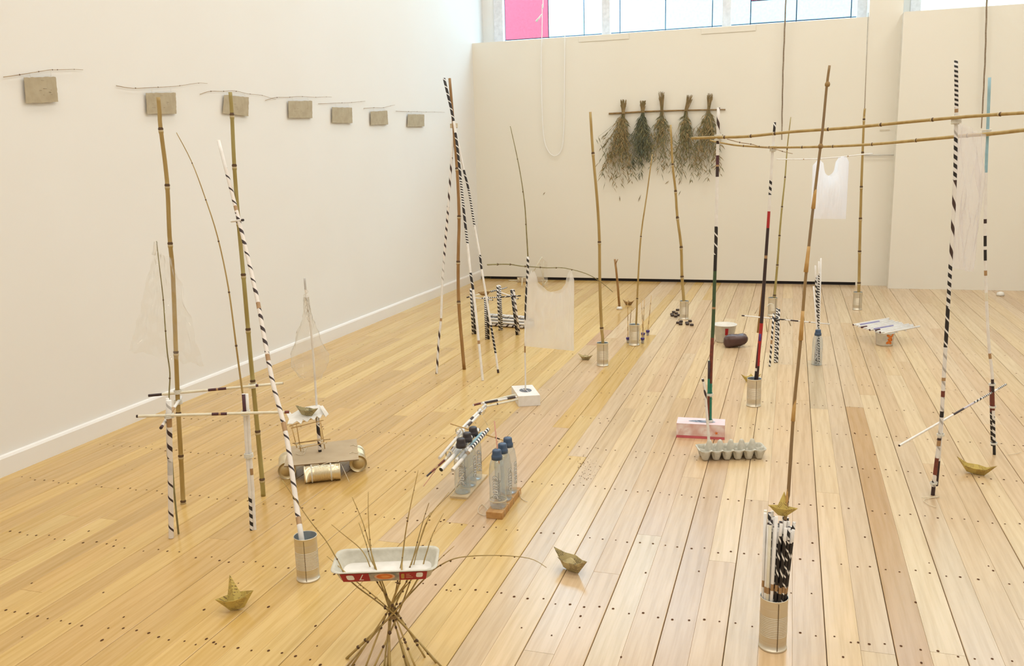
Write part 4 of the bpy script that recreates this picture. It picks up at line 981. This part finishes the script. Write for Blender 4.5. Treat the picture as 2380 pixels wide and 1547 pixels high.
for gi, (tp_, bd, (xa, xb), yb, mm, dens, lb) in enumerate(GR):
    root = thing('grass_bundle', onY(bd[0], yb, GY), 'dried grass tied upside down on the rod, '+lb, 'dried grass', 'dried grass bundles')
    st = MB(); lf = MB()
    for k in range(int(80*dens)):
        a = onY(tp_[0]+rs.uniform(-7, 7), tp_[1]+rs.uniform(-6, 10), GY-rs.uniform(0, .03)); b_ = onY(bd[0]+rs.uniform(-3.5, 3.5), bd[1], GY-rs.uniform(0, .025))
        u = rs.uniform(-.05, 1.05); xe = xa+(xb-xa)*u; ye = bd[1]+(yb-bd[1])*rs.uniform(.35, 1.0)*(1-.25*abs(u-.5))
        e = onY(xe, ye, GY-rs.uniform(0, .07)); m_ = b_.lerp(e, .45)+Vector(((e.x-b_.x)*-.10, 0, .0)); sag = e+Vector((rs.uniform(-.03, .03), 0, -rs.uniform(.0, .03)))
        mt = mm[0] if rs.random() < .6 else mm[1]
        st.tube([a, b_], .0022, 3, GRASS1, caps=False)
        st.tube([b_, m_, sag], .0018, 3, mt, r1=.0009, caps=False, sub=3)
        for j in range(int(11*dens**.5)):
            q = rs.uniform(.12, 1.08)
            p = b_.lerp(m_, q*2) if q < .5 else m_.lerp(sag, (q-.5)*2); sd = 1 if rs.random() < .5 else -1
            dr = (Vector((sd*rs.uniform(.15, 1.0), rs.uniform(-.35, .1), -rs.uniform(.5, 1.2)))).normalized(); L_ = rs.uniform(.03, .085); w_ = Vector((dr.z, 0, -dr.x)).normalized()*rs.uniform(.0020, .0050)
            md = p+dr*L_*.5+Vector((0, -.003, 0)); tip = p+dr*L_+Vector((0, 0, -L_*rs.uniform(0, .25)))
            mf = mm[0] if rs.random() < .65 else mm[1]
            i0 = len(lf.v); lf.v += [p, md-w_, tip, md+w_]; lf.face((i0, i0+1, i0+2, i0+3), mf)
    o = st.build('stems', root); o['kind'] = 'stuff'; o = lf.build('leaves', root); o['kind'] = 'stuff'
    lash('binding', root, onY(*bd, GY-.012), UP, .016, 2, TWIG, .0016)
# loose leaf bits stuck to the partition under the bundles
for (px, py, dx, dy) in ((1440, 455, 1, 13), (1490, 452, -7, 17), (1545, 428, 10, -8), (1577, 430, 6, -14), (1262, 453, 5, -7)):
    a = onY(px, py, YP-.004); c = onY(px+dx, py+dy, YP-.004); w_ = Vector((-(c-a).z, 0, (c-a).x)).normalized()*.004; m_ = (a+c)/2+Vector((0, -.004, 0))
    o = MB().poly([a, m_-w_, c, m_+w_], GRASS1).build('loose_leaf', None, loc=a, solid=.001); tag(o, 'single dry leaf stuck on the partition '+{1440: 'under the leftmost grass bundle', 1490: 'under the second grass bundle', 1545: 'under the middle grass bundle', 1577: 'beside the bamboo tip under the grass', 1262: 'alone left of the grass'}[px], 'leaf')

# ------------------------------------------------------------------ ropes and cords from above
for (pts, Y, lb) in (([(1828, -40), (1824, 60), (1820, 160), (1818, 250), (1817, 325)], YP-.05, 'grey-brown rope hanging from above in front of the partition'), ([(2295, -40), (2293, 20), (2290, 130), (2285, 230), (2281, 298)], YR-.05, 'brown rope hanging from above at the right-hand screen')):
    P = [onY(*p, Y) for p in pts]; root = thing('hanging_rope', P[-1], lb, 'rope'); top = P[0]+(P[0]-P[1]).normalized()*0+UP*(ZC-P[0].z)
    for s_ in range(3):
        ph = s_*2.094; Q = []; n_ = 46; allp = [top]+P
        L = [0]
        for a, b_ in zip(allp, allp[1:]): L.append(L[-1]+(b_-a).length)
        for i in range(n_+1):
            x_ = L[-1]*i/n_
            for k in range(len(allp)-1):
                if x_ <= L[k+1]+1e-9: p = allp[k].lerp(allp[k+1], (x_-L[k])/max(L[k+1]-L[k], 1e-9)); break
            fade = min(1, (L[-1]-x_)/.25+.25); a = ph+i*.9; Q.append(p+Vector((math.cos(a), math.sin(a), 0))*.0042*fade)
        MB().tube(Q, .0055, 6, ROPE, r1=.003).build('strand', root)
cy_ = YP-.02
cpts = [(1262, -30), (1260, 10), (1260, 60), (1258, 150), (1260, 250), (1264, 320), (1275, 352), (1290, 362), (1304, 350), (1310, 310), (1312, 200), (1313, 90)]
CORD = mat('white_cord', (.90, .89, .87), .8, c2=(.88, .87, .85), scale=50)
P = [onY(*p, cy_) for p in cpts]; P = [P[0]+UP*(ZC-P[0].z)]+P+[onY(1313, 84, YP+.02)]
root = thing('blind_cord', P[7], 'white blind cord looped in front of the partition below the red panel', 'cord'); MB().tube(P, .0042, 7, CORD, sub=4).build('cord', root)
kn = onY(1260, 32, cy_); MB().tube([kn, onY(1254, 40, cy_), onY(1246, 50, cy_)], .005, 6, CORD, r1=.012).build('cord_tail', root)

# ------------------------------------------------------------------ clothes-line frame of four poles and two bamboo rails
# tissue box
t0, t1 = fl(1572, 1016), fl(1684, 1022); tx = t1-t0; ty = Vector((-tx.y, tx.x, 0)).normalized()*.098; THh = .068
tb = thing('tissue_box', (t0+t1)/2, 'pink blossom tissue box with slit top holding the green pole', 'tissue box')
b = MB(); b.box(t0+UP*.0125, tx, ty, UP*(THh-.0125), PETAL); b.box(t0, tx, ty, UP*.012, PINKB); b.build('carton', tb)
MB().box(t0+UP*(THh+.0003), tx, ty, UP*.0012, PINKL).build('top_panel', tb)
sc_ = t0+tx*.52+ty*.45+UP*(THh+.002); MB().poly([sc_+tx*.28*math.cos(a*math.pi/12)+ty*.20*math.sin(a*math.pi/12) for a in range(24)], SLOT).build('slit', tb)
st5 = t0+tx*.83-ty.normalized()*.0006+UP*.030; sb_ = MB()
sb_.poly([st5+(tx.normalized()*math.cos(i*math.pi/5)+UP*math.sin(i*math.pi/5))*(.010 if i % 2 else .004) for i in range(10)], LORANGE); sb_.build('orange_flower_heart', tb)
dTi = dep(sc_)
frame = thing('line_frame', sc_, 'tall frame of rolled paper poles carrying two long bamboo rails across the room', 'stick sculpture')
gpx = [(1650, 978), (1651, 900), (1653, 840), (1655, 800), (1658, 740), (1661, 650), (1664, 560), (1665, 500), (1667, 410), (1668, 350), (1670, 250)]
MB().tube(path(gpx, dTi-.004, dTi+.02), .0085, 12, WHITE, sub=3, r1=.0068, segs=ysegs(gpx, [(978, 918, TEAL), (918, 912, WSTRING), (912, 885, TEAL), (885, 775, RUST), (775, 700, DGREEN), (707, 702, TAPE), (700, 618, DGREEN), (618, 580, BLACK), (580, 515, SD), (403, 380, INK), (380, 376, TAPE), (376, 355, PLUM), (330, 250, SL)], WHITE)).build('green_pole', frame)
gq = [(1646, 975), (1648, 838)]
MB().tube(path(gq, dTi-.012, dTi-.01), .0055, 10, TEAL, segs=[(0, .45, RUST), (.45, .7, TEAL), (.7, 1, INK)]).build('splint', frame)
for y_ in (977, 916): lash('lashing', frame, W(1649, y_, dTi-.008), UP, .014, 3, WSTRING, .0018)
cR = canpos(1756, 947); can(cR, 'plain tin can holding the red and black pole', seam=.05)
dRd = dep(cR)
rp = [(1756, 940), (1757, 885), (1762, 830), (1769, 760), (1777, 640), (1784, 540), (1788, 478), (1792, 410), (1796, 345), (1801, 284)]
MB().tube([cR+UP*.006]+path(rp[1:], dRd), .0105, 12, WHITE, sub=3, r1=.0060, segs=ysegs(rp, [(940, 857, BLACK), (857, 850, WSTRING), (850, 790, PLUM), (790, 742, RED), (742, 590, INK), (590, 583, TAPE), (583, 520, INK), (520, 482, RED), (445, 412, SB), (310, 284, SD)], WHITE)).build('red_pole', frame)
MB().tube([cR+UP*.01+RH*.006]+path([(1763, 850), (1767, 775)], dRd-.014), .0058, 10, RED, segs=[(0, .55, INK), (.55, .9, RED), (.9, 1, PURPLE)]).build('splint', frame)
dR1, dR2 = fd(2168, 1150), fd(2311, 1056)
r1p = [(2168, 1150), (2172, 1110), (2180, 1045), (2188, 975), (2192, 905), (2195, 850), (2203, 720), (2210, 600), (2216, 500), (2220, 400), (2222, 300), (2223, 240), (2222, 140)]
MB().tube(path(r1p, dR1), .0072, 12, WHITE, sub=3, r1=.0062, segs=ysegs(r1p, [(1150, 1128, INK), (1118, 1090, SW2), (1098, 1056, RUST), (1026, 1010, TAPE), (1012, 1006, INK), (955, 940, BLACK), (905, 890, RUST), (866, 858, TAPE), (785, 690, SD), (690, 590, SB), (590, 400, SL), (400, 305, SB), (252, 244, TAPE), (242, 140, SB2)], SG)).build('spiral_pole', frame)
r1b = [(2176, 1128), (2184, 1040), (2190, 960)]
MB().tube(path(r1b, dR1+.014), .0065, 10, WHITE, segs=[(0, .35, INK)]).build('splint', frame)
r2p = [(2311, 1056), (2309, 960), (2306, 870), (2299, 810), (2293, 700), (2290, 600), (2290, 500), (2292, 390), (2296, 290), (2300, 180)]
MB().tube(path(r2p, dR2), .0060, 12, WHITE, sub=3, r1=.0058, segs=ysegs(r2p, [(1056, 1020, BLACK), (1020, 960, SB), (945, 900, RUST), (900, 868, INK), (818, 805, TAPE), (680, 660, CREAMP), (620, 608, TAPE), (585, 560, BLACK), (552, 528, BLACK), (500, 490, INK), (386, 180, SKYB)], WHITE)).build('blue_topped_pole', frame)
MB().tube(path([(2306, 1035), (2304, 960), (2303, 890)], dR2+.010), .0058, 10, SDF, segs=[(.55, 1, RUST)]).build('splint', frame)
for p, d_ in (((2306, 893), dR2), ((2307, 945), dR2), ((2310, 1030), dR2), ((2170, 1122), dR1), ((2186, 1010), dR1)): lash('lashing', frame, W(*p, d_), UP, .011, 3, WSTRING, .0015)
bar(frame, (2090, 1035), (2338, 893), dR1-.10, dR2+.10, .0042, [(0, .46, WHITE), (.46, .56, INK), (.56, .66, SF), (.66, .74, SB), (.74, .86, SB2), (.86, .9, WHITE), (.9, 1, SB2)], WHITE, name='diagonal_brace')
d1 = lambda x: dTi+.015+(dR1-dTi-.015)*(x-1668)/(2222-1668)
d2 = lambda x: dRd+(dR2-dRd)*(x-1797)/(2293-1797)
b1 = [(1608, 321), (1668, 319), (1736, 317), (1842, 306), (1970, 297), (2094, 285), (2210, 274), (2300, 267), (2380, 262), (2500, 255)]
bamboo('bamboo_rail', frame, [W(x_, y_, d1(x_)-.018) for x_, y_ in b1], .0062, .0058, [.10, .18, .25, .40, .54, .67, .83], BAM)
b2 = [(1650, 326), (1700, 336), (1745, 340), (1800, 342.5), (1900, 341), (1980, 338), (2065, 332), (2225, 317), (2310, 310), (2380, 302), (2500, 290)]
bamboo('bamboo_rail', frame, [W(x_, y_, d2(x_)-.016) for x_, y_ in b2], .0042, .0085, [.11, .19, .29, .38, .49, .61, .74], BAM)
b3 = [(1690, 323), (1720, 331), (1747, 335), (1765, 340), (1797, 345), (1820, 352), (1842, 357)]
twig('side_twig', frame, [W(x_, y_, d2(x_)-.03) for x_, y_ in b3], .0022, .0016, [.2, .37, .5, .7, .85], TWIGF)
for p, d_, r_ in (((1669, 320), dTi+.01, .014), ((1797, 345), dRd, .013), ((2223, 278), dR1, .014), ((2293, 309), dR2, .014)): lash('lashing', frame, W(*p, d_), UP, r_, 6, WSTRING, .0022)
MB().tube([fl(*p, .004) for p in ((2142, 1156), (2160, 1155), (2183, 1154), (2155, 1158), (2147, 1163), (2158, 1172), (2176, 1178))], .0012, 5, STRING, sub=4).build('floor_string', frame)
MB().tube([fl(*p, .004) for p in ((2342, 1056), (2360, 1054), (2374, 1050))], .0012, 5, STRING, sub=4).build('floor_string', frame)
bag('film_bag', 'long pale film bag hanging between the two right-hand poles', 'plastic bag', [(2222, 280), (2292, 300), (2262, 632), (2212, 622)], (dR1+.03, dR2-.06, dR2-.16, dR1+.06), BAGC, lambda u: .06*math.sin(math.pi*u)*.2+.04*u, thick=.05, seed=5, wr=.020, group='hanging plastic bags', gathers=1.4)
# white bag on the white stick, between the two far cans
dWa, dWb = dep(cD)-.02, dep(cE)-.03
sp_ = [(1805, 370), (1865, 370), (1915, 368), (1960, 364), (2004, 359), (2028, 357)]
o = MB().tube(path(sp_, dWa, dWb), .0045, 8, WHITE, sub=2, segs=[(0, 1, WHITE), (.27, .28, TAPE), (.73, .745, TAPE)]).build('white_stick', None, loc=W(1805, 370, dWa)); tag(o, 'white horizontal stick between two far bamboo poles with white bag on it', 'stick')
o = MB().tube([onY(2008, 361, YP-.02), onY(2079, 360, YP-.02)], .006, 6, GREYP, r1=.004).build('grey_bar', None, loc=onY(2008, 361, YP-.02)); tag(o, 'thin grey bar running level against the column behind the far right bamboo', 'stick')  # thin grey tube set level, close in front of the column
def top2(u):
    if u < .26: return .02+.08*abs(u-.15)/.12
    if u > .66: return .0+.10*max(0, abs(u-.82)-.08)/.1
    s = (u-.26)/.40; return .10+.21*math.sin(math.pi*s)**.28
bag('carrier_bag', 'opaque white carrier bag hanging from the white stick near the partition', 'plastic bag', [(1890, 368), (1974, 362), (1966, 509), (1884, 508)], (dWa+.03, dWb-.03, dWb-.03, dWa+.03), BAGW, top2, thick=.07, seed=8, wr=.012, group='hanging plastic bags', nu=56)

# ------------------------------------------------------------------ front can full of rolls with the tall reed
cF = canpos(1805, 1519); can(cF, 'front tin can packed with black and white paper rolls', seam=.04)
rs = random.Random(17); dFc = dep(cF)
spots = [(0, 0)]+[(.0105*math.cos(a*math.pi/3), .0105*math.sin(a*math.pi/3)) for a in range(6)]+[(.0205*math.cos(a*math.pi/6+.2), .0205*math.sin(a*math.pi/6+.2)) for a in range(12)]+[(.0290*math.cos(a*math.pi/9), .0290*math.sin(a*math.pi/9)) for a in range(18)]
for i, (sx, sy) in enumerate(spots):
    if i == 0: continue
    base = cF+RH*(sx*.80-.0055)+FH*sy*.84+UP*.006; left = sx < -.012
    lean = RH*(sx*.42+.012+rs.uniform(-.003, .003))+FH*(sy*.25+rs.uniform(-.004, .004)); H_ = .345+rs.uniform(-.018, .018)+(.012 if left else 0)
    mt = (rs.choice((WHITE, CREAMP, SDF, WHITE)) if left else rs.choice((SD, SD, SD, SDF)))
    segs = [(0, 1, mt), (.47, .52, TAPE), (.90 if not left else .93, 1, SB if rs.random() < .6 else WHITE)] if mt in (SD, SDF) else [(0, 1, mt), (.45, .5, TAPE)]
    o = MB().tube([base, base+lean*.5+UP*H_*.5, base+lean+UP*H_], .0044, 8, mt, segs=segs, capm=rs.choice((INK, WHITE, WHITE))).build('paper_roll', None, loc=base)
    tag(o, 'white paper roll at the left side of the packed front can' if mt in (WHITE, CREAMP) else 'black paper roll with white spiral flecks in the packed front can', 'paper roll', 'white rolls in the front can' if mt in (WHITE, CREAMP) else 'black rolls in the front can')
fr = [(1812, 1400), (1826, 1195), (1832, 1150), (1845, 950), (1860, 800), (1872, 650), (1890, 480), (1902, 380), (1912, 300), (1921, 205), (1928, 152)]
reed = thing('tall_reed', cF+UP*.006, 'tall brown reed rising from the packed front can, pale sheaths at its joints', 'reed')
rpts = [cF+UP*.006]+path(fr[1:], dFc-.002)
MB().tube(rpts, .0052, 10, REED, sub=3, r1=.0030).build('reed_stem', reed)
for (ya, yb_, x0, x1, rr) in ((1190, 1130, 1826, 1833, .0060), (978, 918, 1843, 1848, .0062), (790, 722, 1861, 1866, .0066), (632, 572, 1873, 1880, .0064), (485, 440, 1890, 1895, .0058)):
    a, c = W(x0, ya, dFc-.002), W(x1, yb_, dFc-.002)
    MB().tube([a, a.lerp(c, .4), a.lerp(c, .75), c], rr*.88, 10, SHEATH, r1=rr*.62).build('sheath', reed)
for y_, x_ in ((341, 1907), (197, 1923)):
    p = W(x_, y_, dFc-.002); MB().lathe([(0, -.006), (.0055, -.003), (.0062, .002), (.004, .007), (0, .008)], 8, TWIG, p, (rpts[-1]-rpts[-2])).build('reed_joint', reed)
boat('yellow paper boat perched on top of the rolls in the front can', cF+UP*.372+RH*.012+FH*-.004, .074, YAW+.35, YELP, tilt=.05, roll=-.12, hw=.26, hull=.32, sail=.86, mid=.30, keel=.14)

# ------------------------------------------------------------------ egg carton with a roll
ec0, ec1 = fl(1634, 1071), fl(1772, 1067); exx = (ec1-ec0); exx.z = 0; exx.normalize(); eyy = Vector((-exx.y, exx.x, 0)); EL, ED, EH = .292, .105, .046
eo = fl(1703, 1069)+eyy*(ED*.36)
eg = thing('egg_carton', eo, 'grey pulp egg carton base, open cups with raised posts, one roll standing in it', 'egg carton')
def efn(u, v):
    x_ = (u-.5)*EL; y_ = (v-.5)*ED; px_ = EL*.955/6; 
    rim = max(abs(x_)/(EL/2), abs(y_)/(ED/2))
    cx_ = (math.floor(x_/px_)+.5)*px_; cx_ = max(min(cx_, px_*2.5), -px_*2.5); cy_ = ED*.245*(1 if y_ >= 0 else -1)
    dx_, dy_ = (x_-cx_)/(px_*.5), (y_-cy_)/(ED*.25); r_ = min(1.2, (abs(dx_)**2.6+abs(dy_)**2.6)**(1/2.6))
    z_ = .002+EH*.86*min(1, max(0, (r_-.50)/.50))**1.15
    kx = round(x_/px_)*px_
    if abs(kx) < px_*2.7:
        q = math.hypot(x_-kx, y_)/.017; z_ = max(z_, (.080)*(1-q**3*.6)) if q < 1 else z_
        if abs(abs(y_)-ED*.47) < .012: z_ = max(z_, EH*(1.05-.3*abs(x_-kx)/.012)) if abs(x_-kx) < .012 else z_
    if rim > .955: z_ = EH
    cr = 1.0; ax_, ay_ = abs(x_)-(EL/2-.022), abs(y_)-(ED/2-.022)
    if ax_ > 0 and ay_ > 0:
        h_ = math.hypot(ax_, ay_)
        if h_ > .022: x_ = math.copysign(EL/2-.022+ax_*.022/h_, x_); y_ = math.copysign(ED/2-.022+ay_*.022/h_, y_)
    return eo+exx*x_+eyy*y_+UP*(z_+.001)
MB().grid(efn, 108, 40, PULP).build('carton_base', eg, solid=.0022)
ep = [(1648, 1042), (1646, 1000), (1642, 950), (1638, 905), (1633, 880)]
dEg = dep(eo)+.0; es = W(1648, 1040, dEg)
pts = [Vector((es.x, es.y, max(es.z, .008)))]+path(ep[1:], dEg, dEg+.02)
o = MB().tube(pts, .0062, 10, WHITE, sub=3, r1=.0052, segs=ysegs(ep, [(945, 905, SL), (886, 880, INK)], WHITE)).build('paper_roll', None, loc=pts[0]); tag(o, 'white paper roll with black twist standing in the egg carton', 'paper roll')

# ------------------------------------------------------------------ tubs and lump
tu = fl(1688, 797)+FH*.055; t = thing('margarine_tub', tu, 'white tub with red square standing behind the brown wrapped lump', 'tub')
MB().lathe([(0, .001), (.055, .001), (.058, .004), (.080, .118), (.084, .119), (.084, .124), (.079, .124), (.055, .006), (0, .006)], 30, PLASTW, tu).build('tub', t)
ra = math.atan2(-FH.y, -FH.x)-.05; rp_ = MB()
def ontub(c, a, z, r0, r1, H, off=.0008):
    r_ = r0+(r1-r0)*z/H+off; return c+Vector((math.cos(a)*r_, math.sin(a)*r_, z))
for k in range(4):
    a0_, a1_ = ra-.14+.07*k, ra-.14+.07*(k+1); rp_.quad(ontub(tu, a0_, .058, .058, .080, .118), ontub(tu, a1_, .058, .058, .080, .118), ontub(tu, a1_, .106, .058, .080, .118), ontub(tu, a0_, .106, .058, .080, .118), RED)
rp_.build('red_square', t)
lm = fl(1710, 809)+FH*.045+RH*.006; 
def lfn(u, v):
    a = u*2*math.pi; ph = v*math.pi; sg = lambda t_: math.copysign(abs(t_)**.62, t_); n_ = mnoise.noise(Vector((math.cos(a)*1.3, math.sin(a)*1.3, v*2.5)))*.16+mnoise.noise(Vector((math.cos(a)*5, math.sin(a)*5, v*9)))*.05
    r_ = 1+n_; x_ = sg(math.sin(ph))*sg(math.cos(a))*.080*r_; y_ = sg(math.sin(ph))*sg(math.sin(a))*.046*r_; z_ = .043-sg(math.cos(ph))*.040*r_
    return lm+RH*x_+FH*y_+UP*(max(z_, .001)+max(0, x_)*.12)
o = MB().grid(lfn, 40, 26, BAGB).build('wrapped_lump', None, loc=lm); tag(o, 'dark brown plastic-wrapped lump in front of the white tub', 'wrapped bundle')
ct_ = fl(2062, 804)+FH*.045; t = thing('snack_tub', ct_, 'white printed tub with orange picture under a raft of white rolls', 'tub')
H_ = .088; MB().lathe([(0, .001), (.050, .001), (.053, .004), (.061, H_-.004), (.064, H_-.003), (.064, H_), (.060, H_), (.050, .006), (0, .006)], 30, PLASTW, ct_).build('tub', t)
ca_ = math.atan2(-FH.y, -FH.x)
def patch(name, ac, zc, w_, h_, rot, m_, par, sq=2.0, off=.0008):
    b = MB(); pts = [ontub(ct_, ac, zc, .053, .061, H_, off)]
    for k in range(20):
        th = k*math.pi/10; cx_ = math.copysign(abs(math.cos(th))**(2/sq), math.cos(th))*w_; cy2 = math.copysign(abs(math.sin(th))**(2/sq), math.sin(th))*h_
        x2 = cx_*math.cos(rot)-cy2*math.sin(rot); y2 = cx_*math.sin(rot)+cy2*math.cos(rot); pts.append(ontub(ct_, ac+x2/.057, zc+y2, .053, .061, H_, off))
    k0_ = len(b.v); b.v += pts
    for k in range(20): b.face((k0_, k0_+1+k, k0_+1+(k+1) % 20), m_)
    return b.build(name, par)
ONUT = mat('orange_print', (.72, .22, .02), .5, c2=(.50, .10, .01), scale=90)
for (ac, zc, w_, h_, ro_) in ((.02, .070, .016, .009, -.6), (.42, .070, .018, .008, .9), (.20, .048, .017, .011, .1), (.05, .028, .019, .010, .5), (.38, .042, .010, .009, .2), (.30, .022, .012, .008, -.2)): patch('snack_print', ca_+ac, zc, w_, h_, ro_, ONUT, t)
for k in range(4): patch('print_line', ca_-.42, .040+.009*k, .012, .0012, .1, GREYP, t, 4)
rs = random.Random(23); LIL = mat('lilac_print', (.30, .28, .50), .5); zz = H_+.0145
rf0, rf1 = fl(1981, 755, zz), fl(2060, 741, zz); rdv = rf1-rf0; rdv.z = 0; rp_ = Vector((rdv.y, -rdv.x, 0)).normalized(); step = (fl(2054, 774, zz)-rf0)/10; step.z = 0
rft = thing('roll_raft', ct_+UP*H_, 'raft of white paper rolls laid side by side across the snack tub', 'paper raft')
for k in range(11):
    a = rf0+step*k+rdv*rs.uniform(-.03, .03); c = a+rdv*rs.uniform(.94, 1.06)
    MB().tube([a, c], .0066, 8, WHITE, segs=[(0, 1, WHITE)]+([(.1, .7, LIL)] if k in (1, 6) else [(0, .15, PLUM)] if k % 4 == 3 else []), capm=PLUM if k % 3 == 0 else WHITE).build('paper_roll', rft)
for f_ in (.38, .62): MB().tube([rf0+rdv*f_-step*.3-UP*.0105, rf0+rdv*f_+step*10.3-UP*.0105], .0036, 7, WHITE).build('cross_stick', rft)

# ------------------------------------------------------------------ bottle with striped rolls
cb = fl(1902, 850)+FH*.03; bottle(cb, 'clear bottle with blue neck holding tall striped rolls, far right of centre', -.5, BCAP, True, 1.0)
dCb = dep(cb)
for i, (tx_, ty_, bx_, m_) in enumerate(((1903, 607, .008, SB2), (1895, 617, -.006, SB), (1899, 640, .002, SB2), (1891, 665, -.010, WHITE), (1908, 600, .011, WHITE), (1901, 700, -.002, SB))):
    nk = cb+UP*.205+RH*(bx_*.55); b_ = cb+RH*bx_*1.6+UP*.008+FH*(.006*((i % 3)-1)); tpp = W(tx_, ty_, dCb+.01*((i % 3)-1))
    o = MB().tube([b_, nk, tpp], .0048, 8, m_, segs=[(0, 1, m_), (.88, 1, WHITE)] if m_ is not WHITE else None, capm=WHITE).build('paper_roll', None, loc=b_)
    tag(o, {SB: 'broad-striped black and white roll', SB2: 'fine-striped black and white roll', WHITE: 'plain white roll'}[m_]+' standing in the bottle by the partition end', 'paper roll', 'rolls in the striped-roll bottle, '+{SB: 'broad stripes', SB2: 'fine stripes', WHITE: 'plain white'}[m_])

# ------------------------------------------------------------------ striped stick stand before the far can
ss = thing('stick_stand', fl(1797, 848), 'striped roll stand with a long crossbar and thin twigs before the far can', 'stick sculpture')
dQ = fd(1803, 842)
for (a, c, m_) in (((1801, 842), (1806, 716), SB2), ((1806, 842), (1811, 718), SB), ((1789, 851), (1798, 728), SB)):
    MB().tube([fl(*a), W(*c, fd(*a)+.04)], .0062, 9, m_, capm=WHITE, segs=[(0, 1, m_)]+([(.42, .5, TAPE)] if a[0] == 1789 else [])).build('paper_roll_post', ss)
bar(ss, (1724, 733), (1928, 753), dQ-.05, dQ-.02, .0042, [(0, .03, INK), (.32, .50, SD), (.55, .64, INK), (.76, .78, TAPE)], WHITE, name='crossbar')
for (a, c, r_) in (((1761, 773), (1776, 632), .0065), ((1783, 771), (1779, 738), .0028), ((1838, 757), (1828, 735), .0025), ((1755, 728), (1762, 714), .002)):
    p0 = W(*a, dQ); MB().tube([p0, W(*c, dQ+.03)], r_, 7, BAMB if r_ > .006 else TWIGF, r1=r_*.6).build('twig', ss)
lash('lashing', ss, W(1802, 742, dQ), UP, .016, 6, BLACK, .0018)
MB().tube(path([(1783, 712), (1788, 706), (1795, 706), (1799, 712), (1800, 724)], dQ+.02), .0022, 6, WSTRING, sub=3).build('wire_loop', ss)
# small things at the edges
p = fl(2325, 687); t = MB().lathe([(0, .0005), (.03, .0005), (.034, .012), (.026, .03), (.012, .036), (0, .036)], 9, PLASTW, p).build('foam_lump', None, loc=p); tag(t, 'small white foam lump on the floor against the right-hand screen', 'lump')
